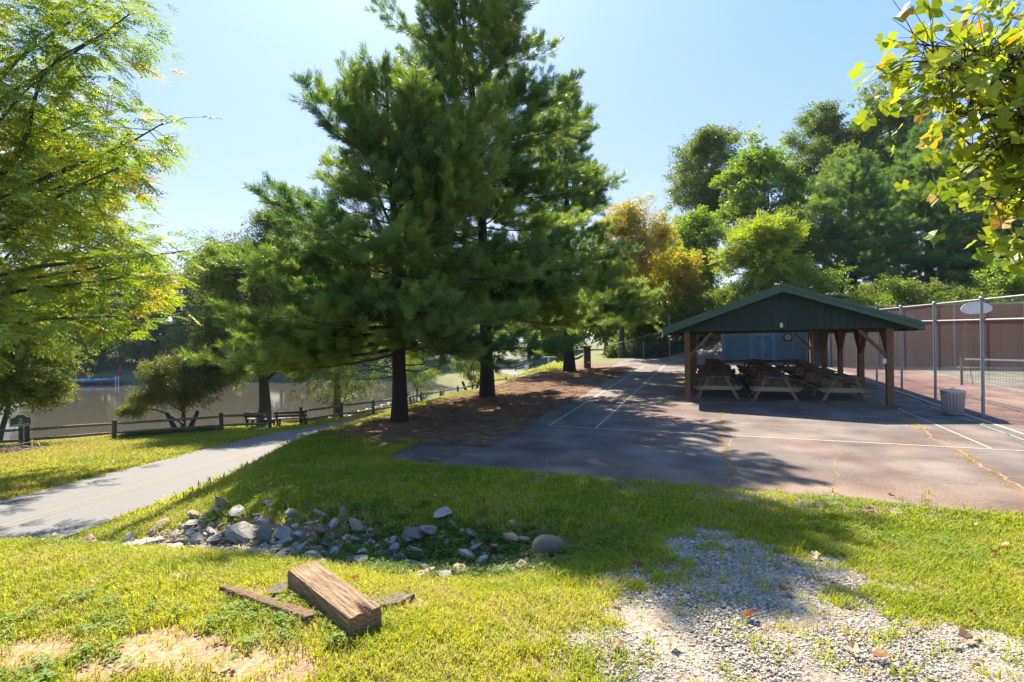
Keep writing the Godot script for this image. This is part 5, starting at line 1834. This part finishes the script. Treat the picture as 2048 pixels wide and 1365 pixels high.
func make_foreground() -> void:
	rg.seed = 600
	var near := PackedFloat32Array()
	sow(near, Rect2(-6.5, 2.4, 13.5, 3.4), 620.0, 1.0)
	var turf := clump_mesh(601, 13, 0.062, 0.0062, 0.03, 0.55)
	var lawn := clump_mesh(602, 13, 0.075, 0.011, 0.055, 0.55)
	var meadow := clump_mesh(603, 12, 0.11, 0.02, 0.11, 0.5)
	tag(scatter("near_grass", turf, M.grass, near), "short sunlit grass of the near lawn", "grass", "", "stuff")
	var tall := PackedFloat32Array()
	for k in 1500:
		var x := rg.randf_range(-6.0, 6.5)
		var d := rg.randf_range(2.5, 7.5)
		if n3.get_noise_2d(x * 60.0, d * 60.0) < 0.12 or rg.randf() > turf_at(x, d) + 0.06:
			continue
		inst(tall, Basis(Vector3.UP, rg.randf() * TAU).scaled(Vector3(1.0, rg.randf_range(0.8, 1.4), 1.0) * rg.randf_range(0.8, 1.4)), gp(x, d), Color(0.17, 0.26, 0.03).lerp(Color(0.42, 0.42, 0.06), rg.randf()))
	for k in 130:
		var f := rg.randf()
		var sd := -1.0 if k % 2 == 0 else 1.0
		var q := Vector2(-0.98, 3.4).lerp(Vector2(-1.72, 4.2), f) + Vector2(0.7, 0.7) * sd * rg.randf_range(0.13, 0.17)
		if k % 5 == 0:
			q = Vector2(-1.42, 3.55).lerp(Vector2(-2.28, 4.0), f) + Vector2(0.0, -0.07)
		inst(tall, Basis(Vector3.UP, rg.randf() * TAU).scaled(Vector3.ONE * rg.randf_range(0.7, 1.1)), gp(q.x, q.y), Color(0.2, 0.28, 0.03).lerp(Color(0.44, 0.42, 0.06), rg.randf()))
	tag(scatter("grass_tufts", clump_mesh(604, 11, 0.1, 0.0065, 0.02, 0.6), M.grass, tall), "taller tufts of grass standing out of the near lawn", "grass", "", "stuff")
	var clover := MB.new()
	for k in 16:
		var a := k * 2.4
		var at := Vector3(cos(a) * 0.05 * rg.randf(), rg.randf_range(0.025, 0.05), sin(a) * 0.05 * rg.randf())
		leaf(clover, at, Vector3(cos(a), 0.1, sin(a)).normalized(), Vector3.UP, 0.026, 0.02, 0.1)
	var cb := PackedFloat32Array()
	for k in 3500:
		var x := rg.randf_range(-6.0, 6.5)
		var d := rg.randf_range(2.5, 8.0)
		if n3.get_noise_2d(x * 40.0 + 300.0, d * 40.0) < 0.24 or rg.randf() > turf_at(x, d):
			continue
		inst(cb, Basis(Vector3.UP, rg.randf() * TAU).scaled(Vector3.ONE * rg.randf_range(0.8, 1.4)), gp(x, d, 0.01), Color(0.12, 0.21, 0.035).lerp(Color(0.2, 0.3, 0.05), rg.randf()))
	tag(scatter("clover", clover.mesh(), M.grass, cb), "patches of low clover in the near lawn", "clover", "", "stuff")
	var midg := PackedFloat32Array()
	sow(midg, Rect2(-9.0, 5.8, 15.5, 6.2), 330.0, 1.0)
	sow(midg, Rect2(-7.8, 12.0, 8.0, 10.0), 100.0, 1.2)
	tag(scatter("bank_grass", lawn, M.grass, midg), "short grass on the bank between the ditch and the court", "grass", "", "stuff")
	var farg := PackedFloat32Array()
	sow(farg, Rect2(-30.0, 10.0, 24.0, 22.0), 70.0, 1.2, 0.75)
	sow(farg, Rect2(-10.0, 32.0, 14.0, 40.0), 14.0, 2.0, 0.6)
	tag(scatter("lakeside_grass", meadow, M.grass, farg), "dry yellow green grass between the lane and the lake", "grass", "", "stuff")
	# gravel
	rg.seed = 610
	var peb := PackedFloat32Array()
	for k in 150000:
		var x := rg.randf_range(-0.4, 5.6)
		var d := rg.randf_range(2.3, 6.4)
		if absf(x) > d * 1.08 + 0.5 or rg.randf() > gravel_at(x, d) + 0.015:
			continue
		var s := 0.004 + 0.0075 * pow(rg.randf(), 2.5)
		if rg.randf() < 0.004:
			s = rg.randf_range(0.012, 0.02)
		var sh := rg.randf_range(0.18, 0.46)
		var c := Color(sh, sh * 0.92, sh * 0.79)
		if rg.randf() < 0.14:
			c = Color(0.09, 0.085, 0.08)
		elif rg.randf() < 0.1:
			c = Color(0.29, 0.2, 0.13)
		var b := Basis.from_euler(Vector3(rg.randf() * 6.0, rg.randf() * 6.0, rg.randf() * 6.0)).scaled(Vector3(s * rg.randf_range(0.9, 1.6), s * 0.75, s))
		inst(peb, b, gp(x, d, s * 0.3), c)
	tag(scatter("gravel", rock_mesh(611, 0.6, 5, 7), M.pebble, peb), "pale crushed gravel of the worn parking strip", "gravel", "", "stuff")
	# pine litter on the mulch and on the court's edge
	var lit := PackedFloat32Array()
	var straw := MB.new()
	for k in 9:
		var a := rg.randf() * TAU
		var p := Vector3(rg.randfn(0, 0.06), rg.randf() * 0.015, rg.randfn(0, 0.06))
		var e := Vector3(cos(a), rg.randfn(0, 0.08), sin(a)) * 0.07
		straw.col = Color.WHITE * rg.randf_range(0.6, 1.2)
		straw.col.a = 1.0
		var w := Vector3(-sin(a), 0.3, cos(a)) * 0.004
		straw.quad(p - e - w, p - e + w, p + e + w, p + e - w)
	for k in 15000:
		var d := 9.6 + 22.0 * pow(rg.randf(), 1.6)
		var x := -2.45 + 0.376 * (d - 9.88) - rg.randf_range(-1.6, 4.6)
		var m := mulch_at(x, d)
		if rg.randf() > m + 0.03:
			continue
		inst(lit, Basis(Vector3.UP, rg.randf() * TAU).scaled(Vector3.ONE * rg.randf_range(0.8, 1.6)), gp(x, d, 0.012 if st(x, d).x < 0.0 else 0.03), Color(0.16, 0.075, 0.04).lerp(Color(0.30, 0.17, 0.09), rg.randf()))
	tag(scatter("pine_straw", straw.mesh(), M.litter, lit), "rust brown fallen pine needles under the row of pines", "pine straw", "", "stuff")
	make_ditch()
	make_timber()
	make_small_finds()


func make_ditch() -> void:
	rg.seed = 620
	var shapes := []
	for k in 9:
		shapes.append(rock_mesh(630 + k, [0.55, 0.42, 0.6, 0.35, 0.7, 0.5, 0.45, 0.65, 0.4][k]))
	var mats := []
	for c in [[0.34, 0.318, 0.285, "grey"], [0.48, 0.45, 0.40, "pale grey"], [0.21, 0.195, 0.175, "dark grey"], [0.40, 0.29, 0.19, "tan"], [0.34, 0.22, 0.14, "rusty brown"]]:
		var m: StandardMaterial3D = M.rock.duplicate()
		m.albedo_color = lin(c[0], c[1], c[2])
		mats.append([m, c[3]])
	var made := 0
	var placed := []
	# big ones first: [x, d, size, tone]
	var big := [[-6.35, 6.75, 0.24, 1], [-6.0, 7.3, 0.3, 0], [-5.5, 7.35, 0.2, 0], [-5.15, 7.5, 0.19, 3], [-4.95, 6.75, 0.34, 1], [-4.55, 7.4, 0.22, 3], [-4.25, 7.6, 0.22, 4], [-5.6, 6.5, 0.26, 1], [-4.3, 6.6, 0.2, 2], [-3.55, 6.8, 0.32, 0], [-3.25, 6.75, 0.26, 2], [-3.0, 6.8, 0.22, 0], [-3.8, 6.2, 0.22, 1], [-2.35, 6.0, 0.2, 4], [-2.0, 6.65, 0.2, 3], [-1.25, 6.35, 0.24, 2], [-0.95, 6.8, 0.2, 1], [-1.05, 6.4, 0.2, 0], [-0.55, 5.9, 0.17, 0], [-0.9, 5.3, 0.14, 2], [-0.55, 5.1, 0.17, 4], [-0.15, 5.2, 0.14, 3], [0.05, 5.25, 0.16, 4], [-1.7, 5.5, 0.18, 0], [-0.05, 6.1, 0.16, 3], [0.12, 6.05, 0.15, 1], [-2.4, 5.45, 0.18, 2], [-2.15, 5.5, 0.16, 0], [-6.75, 6.95, 0.16, 1], [-6.9, 7.25, 0.14, 0]]
	var tries := 0
	while made < 299 and tries < 9000:
		tries += 1
		var x: float
		var d: float
		var s: float
		var tone: int
		if made < big.size():
			var b: Array = big[made]
			x = b[0]
			d = b[1]
			s = b[2]
			tone = b[3]
		else:
			x = rg.randf_range(-7.1, 0.3)
			d = ditch_d(x) + rg.randfn(-0.05, 0.4)
			s = (0.055 + 0.12 * pow(rg.randf(), 1.8)) * lerpf(0.75, 1.15, sm(0.0, 5.0, -x))
			tone = [0, 0, 1, 1, 2, 3, 0, 4][rg.randi() % 8]
			if absf(d - ditch_d(x)) > 1.0:
				continue
			var clash := false
			for p in placed:
				if Vector2(x - p.x, d - p.y).length() < (s + p.z) * 0.5:
					clash = true
					break
			if clash:
				continue
		placed.append(Vector3(x, d, s))
		var zone := "at the lane end of the ditch" if x < -5.2 else "in the bare left stretch of the ditch" if x < -3.0 else "in the middle stretch of the ditch" if x < -1.4 else "in the weedy right end of the ditch"
		var side := ", lawn side" if d < ditch_d(x) - 0.1 else ", court side"
		var sh := rg.randi() % 9
		var o := put("ditch_rock", shapes[sh], mats[tone][0])
		var sz := "large " if s > 0.19 else "small " if s < 0.1 else ""
		tag(o, "%s%s %s rock %s%s" % [sz, mats[tone][1], ["blocky", "flat", "blocky", "flat", "chunky", "angular", "flat", "chunky", "angular"][sh], zone, side], "rock", "rocks in the ditch")
		o.position = gp(x, d, s * (0.26 if x < -2.8 else 0.4))
		o.basis = Basis.from_euler(Vector3(rg.randfn(0, 0.35), rg.randf() * TAU, rg.randfn(0, 0.35))).scaled_local(Vector3(s * rg.randf_range(0.85, 1.35), s * rg.randf_range(0.42, 0.75), s * rg.randf_range(0.65, 1.0)) * 0.74)
		made += 1
	# small rubble that fills the gaps
	var rub := PackedFloat32Array()
	for k in 2600:
		var x := rg.randf_range(-7.2, 0.3)
		var d := ditch_d(x) + rg.randfn(-0.05, 0.36)
		if rg.randf() < 0.45 * sm(-2.6, -1.4, x):
			continue
		var s := rg.randf_range(0.018, 0.05)
		var g := rg.randf_range(0.17, 0.42)
		var c := Color(g, g * 0.94, g * 0.86) if rg.randf() < 0.65 else Color(g, g * 0.75, g * 0.52)
		inst(rub, Basis.from_euler(Vector3(rg.randf() * 6.0, rg.randf() * 6.0, rg.randf() * 6.0)).scaled(Vector3(s * 1.3, s * 0.8, s)), gp(x, d, s * 0.3), c)
	tag(scatter("ditch_rubble", rock_mesh(612, 0.5, 6, 9), M.pebble, rub), "small broken stones between the ditch rocks", "rubble", "", "stuff")
	# the rounded boulder at the head of the ditch
	var bm := MB.new()
	var rows := 12
	var cols := 20
	var pts := []
	for i in rows + 1:
		var row := []
		for j in cols:
			var th := PI * i / rows
			var ph := TAU * j / cols
			var v := Vector3(sin(th) * cos(ph), cos(th), sin(th) * sin(ph))
			row.append(Vector3(signf(v.x) * pow(absf(v.x), 0.75) * 0.27, signf(v.y) * pow(absf(v.y), 0.8) * 0.2, signf(v.z) * pow(absf(v.z), 0.8) * 0.16) * (1.0 + 0.1 * n1.get_noise_3d(v.x * 60.0, v.y * 60.0, v.z * 60.0)))
		pts.append(row)
	var stt := SurfaceTool.new()
	stt.begin(Mesh.PRIMITIVE_TRIANGLES)
	for i in rows:
		for j in cols:
			var k := (j + 1) % cols
			for p in [pts[i][j], pts[i][k], pts[i + 1][j], pts[i][k], pts[i + 1][k], pts[i + 1][j]]:
				stt.set_smooth_group(0)
				stt.add_vertex(p)
	stt.index()
	stt.generate_normals()
	var bo := put("boulder", stt.commit(), M.boulder)
	tag(bo, "smooth tan boulder at the right end of the rocky ditch", "boulder")
	bo.position = gp(0.36, 5.72, 0.07)
	bo.rotation = Vector3(0.1, 0.25, -0.22)
	bo.scale = Vector3(0.68, 0.75, 0.7)
	# weeds among the stones
	var weed := MB.new()
	for k in 30:
		var a := k * 2.4
		var h := rg.randf_range(0.015, 0.07)
		var at := Vector3(cos(a) * 0.07 * rg.randf(), h, sin(a) * 0.07 * rg.randf())
		weed.col = Color.WHITE * rg.randf_range(0.7, 1.15)
		weed.col.a = 1.0
		leaf(weed, at, Vector3(cos(a), rg.randfn(0.1, 0.3), sin(a)).normalized(), Vector3.UP, 0.05, 0.026, 0.15)
	var wm := weed.mesh()
	var buf := PackedFloat32Array()
	for k in 2600:
		var x := rg.randf_range(-6.8, 0.5)
		var d := ditch_d(x) + rg.randfn(0.08, 0.5)
		var want := sm(-2.9, -1.6, x) * 0.7 + 0.03
		want += 0.8 * sm(-6.2, -6.6, x)
		if rg.randf() > want * (0.45 + 0.9 * sm(-0.15, 0.25, n1.get_noise_2d(x * 80.0, d * 80.0))):
			continue
		inst(buf, Basis(Vector3.UP, rg.randf() * TAU).scaled(Vector3.ONE * rg.randf_range(0.6, 1.15)), gp(x, d, 0.01), Color(0.07, 0.14, 0.025).lerp(Color(0.15, 0.22, 0.03), rg.randf()))
	tag(scatter("ditch_weeds", wm, M.leaf, buf), "leafy green weeds growing between the ditch rocks", "weeds", "", "stuff")


# a beam with ragged long edges and worn ends, along z
func ragged_beam(w: float, h: float, l: float, rough: float, taper: float, sd: int, notch := 0.0) -> Mesh:
	var r := RandomNumberGenerator.new()
	r.seed = sd
	var stt := SurfaceTool.new()
	stt.begin(Mesh.PRIMITIVE_TRIANGLES)
	var segs := 34
	var ring := []
	var prof := []
	for e in [[-1, -1], [1, -1], [1, 1], [-1, 1]]:
		prof.append(Vector2(e[0], e[1]))
	var around := []
	for e in 4:
		var a: Vector2 = prof[e]
		var b: Vector2 = prof[(e + 1) % 4]
		for k in 7:
			around.append(a.lerp(b, (k + 0.06 if k == 0 else float(k)) / 7.0))
	var f := FastNoiseLite.new()
	f.seed = sd
	f.frequency = 0.9
	for i in segs + 1:
		var z := (float(i) / segs - 0.5) * l
		var t := lerpf(1.0, taper, float(i) / segs)
		var row := []
		for k in around.size():
			var p: Vector2 = around[k]
			var corner := pow(absf(p.x * p.y), 6.0)
			var n := f.get_noise_3d(p.x * 2.0 + sd, p.y * 2.0, z * 16.0) * rough + f.get_noise_3d(p.x * 6.0, p.y * 6.0 + sd, z * 45.0) * rough * 0.5
			var q := Vector2(p.x * w * 0.5 * t, p.y * h * 0.5 * lerpf(1.0, t, 0.6))
			q -= q.normalized() * (corner * (0.006 + rough * absf(n) * 60.0 * rough) - n)
			if notch > 0.0 and p.y > 0.99 and absf(p.x - 0.14) < 0.16 and i > segs - 9:
				q.y -= notch * sm(segs - 9.0, segs, i)
			row.append(Vector3(q.x, q.y, z + (rough * 1.2 * r.randfn() if i == 0 or i == segs else 0.0)))
		ring.append(row)
	var c := around.size()
	for i in segs:
		for k in c:
			var j := (k + 1) % c
			for p in [ring[i][k], ring[i][j], ring[i + 1][k], ring[i][j], ring[i + 1][j], ring[i + 1][k]]:
				stt.set_smooth_group(-1)
				stt.add_vertex(p)
	for e in [0, segs]:
		var m := Vector3(0, 0, ring[e][0].z)
		for k in c:
			var j := (k + 1) % c
			var tri := [m, ring[e][k], ring[e][j]] if e == segs else [m, ring[e][j], ring[e][k]]
			for p in tri:
				stt.set_smooth_group(-1)
				stt.add_vertex(p)
	stt.generate_normals()
	return stt.commit()


func make_timber() -> void:
	var o := thing("timber_block", "short heavy sawn timber with cracked end lying on the near lawn", "timber", gp(-1.36, 3.85))
	var beam := put("beam", ragged_beam(0.235, 0.165, 1.06, 0.006, 1.0, 5, 0.075), M.tie, o)
	var a := Vector3(-1.0, ground(-1.0, 3.44) + 0.07, -3.44)
	var e := Vector3(-1.72, ground(-1.72, 4.2) + 0.115, -4.2)
	beam.transform = Transform3D(facing(a - e), (a + e) * 0.5 - o.position)
	var p := thing("rotten_board", "thin weathered rotten board lying left of the heavy timber", "board", gp(-1.85, 3.84))
	var bd := put("board", ragged_beam(0.115, 0.05, 1.0, 0.006, 0.55, 8), M.rotten, p)
	var a2 := gp(-1.42, 3.6, 0.035)
	var e2 := gp(-2.28, 4.06, 0.05)
	bd.transform = Transform3D(facing(e2 - a2, 0.15), (a2 + e2) * 0.5 - p.position)
	var s1 := MB.new()
	s1.prism(PackedVector2Array([Vector2(-0.28, -0.05), Vector2(0.08, -0.12), Vector2(0.24, -0.03), Vector2(0.1, 0.07), Vector2(-0.15, 0.08)]), -0.018, 0.018)
	var f1 := put("flat_stone", s1.mesh(), M.slab_stone)
	tag(f1, "flat grey stone sticking out right of the heavy timber", "stone")
	f1.position = gp(-1.0, 3.9, 0.02)
	f1.rotation = Vector3(-PI / 2 - 0.1, 0.05, 0.5)
	var s2 := MB.new()
	s2.prism(PackedVector2Array([Vector2(-0.16, -0.07), Vector2(0.12, -0.1), Vector2(0.15, 0.06), Vector2(-0.02, 0.1)]), -0.025, 0.025)
	var f2 := put("flat_stone", s2.mesh(), M.slab_stone)
	tag(f2, "small flat stone under the far left end of the heavy timber", "stone")
	f2.position = gp(-1.86, 4.12, 0.015)
	f2.rotation = Vector3(-PI / 2, 0.0, 0.3)


func make_small_finds() -> void:
	rg.seed = 640
	# fallen leaves
	var lm := []
	for k in 4:
		var b := MB.new()
		var n := 9
		var prev := Vector3.ZERO
		for j in n + 1:
			var a := TAU * j / n
			var q := (0.055 if j % 2 == 0 else 0.035) * rg.randf_range(0.85, 1.15)
			var p := Vector3(cos(a) * q, 0.018 * rg.randf() + 0.022 * absf(sin(a)), sin(a) * q * 0.75)
			if j > 0:
				b.tri(Vector3(0, 0.002, 0), p, prev)
			prev = p
		lm.append(b.mesh())
	var spots := [[1.33, 5.34], [0.68, 4.18], [0.72, 3.78], [1.07, 4.58], [1.29, 4.56], [2.04, 5.04], [2.33, 4.5], [2.78, 4.82], [4.55, 6.66], [5.28, 7.28], [4.67, 6.56], [5.36, 6.04], [4.66, 5.06], [4.04, 5.6], [3.79, 5.24], [0.63, 3.2], [2.15, 3.06], [2.83, 3.28], [3.16, 3.58], [1.59, 3.54], [0.96, 3.2], [-0.87, 4.16], [-1.38, 4.46], [1.59, 4.36], [3.89, 6.62], [2.03, 3.14], [4.99, 5.3], [2.05, 3.96], [-1.15, 7.5], [-2.96, 7.92]]
	var cols := [[Color(0.22, 0.10, 0.05), "dark brown"], [Color(0.30, 0.14, 0.06), "rusty brown"], [Color(0.46, 0.35, 0.24), "pale tan"], [Color(0.34, 0.24, 0.15), "dry brown"]]
	var dm := []
	for c in cols:
		var m: StandardMaterial3D = M.dry_leaf.duplicate()
		m.albedo_color = Color(c[0]).linear_to_srgb()
		dm.append(m)
	for k in spots.size():
		var x: float = spots[k][0]
		var d: float = spots[k][1]
		var c := rg.randi() % 4
		var o := put("fallen_leaf", lm[k % 4], dm[c])
		var q := st(x, d)
		var where := "on the old court pavement" if q.y > 0.0 and q.x > 0.0 else "on the gravel, %s%s" % ["left edge" if x < 1.1 else "middle" if x < 2.2 else "right side", " near the bottom" if d < 3.4 else ""] if gravel_at(x, d) > 0.5 else "on the right lawn near the court edge" if d > 5.0 and x > 0.0 else "in the grass beside the gravel" if x > 0.0 else "in the grass near the ditch"
		tag(o, "curled %s fallen leaf %s" % [cols[c][1], where], "leaf", "fallen leaves")
		o.position = gp(x, d, 0.03)
		o.basis = Basis.from_euler(Vector3(rg.randfn(0, 0.3), rg.randf() * TAU, rg.randfn(0, 0.3))).scaled(Vector3.ONE * rg.randf_range(0.75, 1.15))
	# weeds in the cracks of the court
	var buf := PackedFloat32Array()
	for k in 700:
		var s := 6.1 + rg.randfn(0, 0.05)
		var t := pow(rg.randf(), 1.3) * 7.5
		if k % 2 == 0:
			t = rg.randf() * 9.0
			s = 9.8 + t * 0.085 + rg.randfn(0, 0.07)
		if k % 7 == 0:
			s = rg.randf_range(1.0, 11.0)
			t = absf(rg.randfn(0, 0.12))
		if n1.get_noise_2d(s * 90.0, t * 90.0) < 0.05 + 0.1 * rg.randf():
			continue
		inst(buf, Basis(Vector3.UP, rg.randf() * TAU).scaled(Vector3(0.8, 0.45, 0.8) * rg.randf_range(0.35, 1.0)), court(s, t, 0.02), Color(0.22, 0.27, 0.04).lerp(Color(0.5, 0.38, 0.12), rg.randf()))
	tag(scatter("crack_weeds", clump_mesh(645, 14, 0.07, 0.008, 0.05, 0.8), M.grass, buf), "tufts of grass growing in the court cracks", "weeds", "", "stuff")
	# low ground cover at the foot of the lake fence
	var gc := PackedFloat32Array()
	for k in 500:
		var x := rg.randf_range(-19.2, -15.6)
		var d := 25.3 + (x + 19.2) * 0.47 + rg.randfn(0.3, 0.35)
		inst(gc, Basis(Vector3.UP, rg.randf() * TAU).scaled(Vector3.ONE * rg.randf_range(0.6, 1.0)), gp(x, d, rg.randf_range(0.05, 0.2)), Color(0.06, 0.11, 0.03).lerp(Color(0.12, 0.17, 0.04), rg.randf()))
	tag(scatter("ground_cover", spray_mesh(646, 16, 0.09, 0.06, 0.2), M.leaf, gc), "dark low ground cover along the foot of the lake fence", "ground cover", "", "stuff")
	# undergrowth at the wood's edge behind the court
	var ub := PackedFloat32Array()
	for k in 2600:
		var s := rg.randf_range(-2.0, 7.0)
		var t := 34.6 + absf(rg.randfn(0, 2.0))
		if k % 3 == 0:
			s = rg.randf_range(5.5, 40.0)
			t = 29.5 + absf(rg.randfn(0, 3.0)) + (2.5 if s < 12.5 else 0.0)
		var hgt := absf(rg.randfn(0, 0.7)) * (1.0 + n1.get_noise_2d(s * 40.0, t * 10.0))
		inst(ub, Basis(Vector3.UP, rg.randf() * TAU).scaled(Vector3.ONE * rg.randf_range(1.0, 1.9)), court(s, t, hgt), Color(0.07, 0.12, 0.025).lerp(Color(0.2, 0.23, 0.05), pow(rg.randf(), 1.5)))
	tag(scatter("undergrowth", spray_mesh(647, 18, 0.11, 0.07, 0.22), M.leaf, ub), "tangled undergrowth at the edge of the wood", "undergrowth", "", "stuff")


func _ready() -> void:
	rg.seed = 7
	n1.seed = 11
	n1.frequency = 0.01
	n1.fractal_octaves = 4
	n2.seed = 23
	n2.frequency = 0.012
	n2.fractal_octaves = 3
	n3.seed = 37
	n3.frequency = 0.01
	n3.fractal_octaves = 5
	make_materials()
	make_light_and_lens()
	make_setting()
	make_shelter()
	make_tables()
	make_shed()
	make_fences()
	make_can_and_hose()
	make_lakeside()
	make_house()
	make_trees()
	make_foreground()
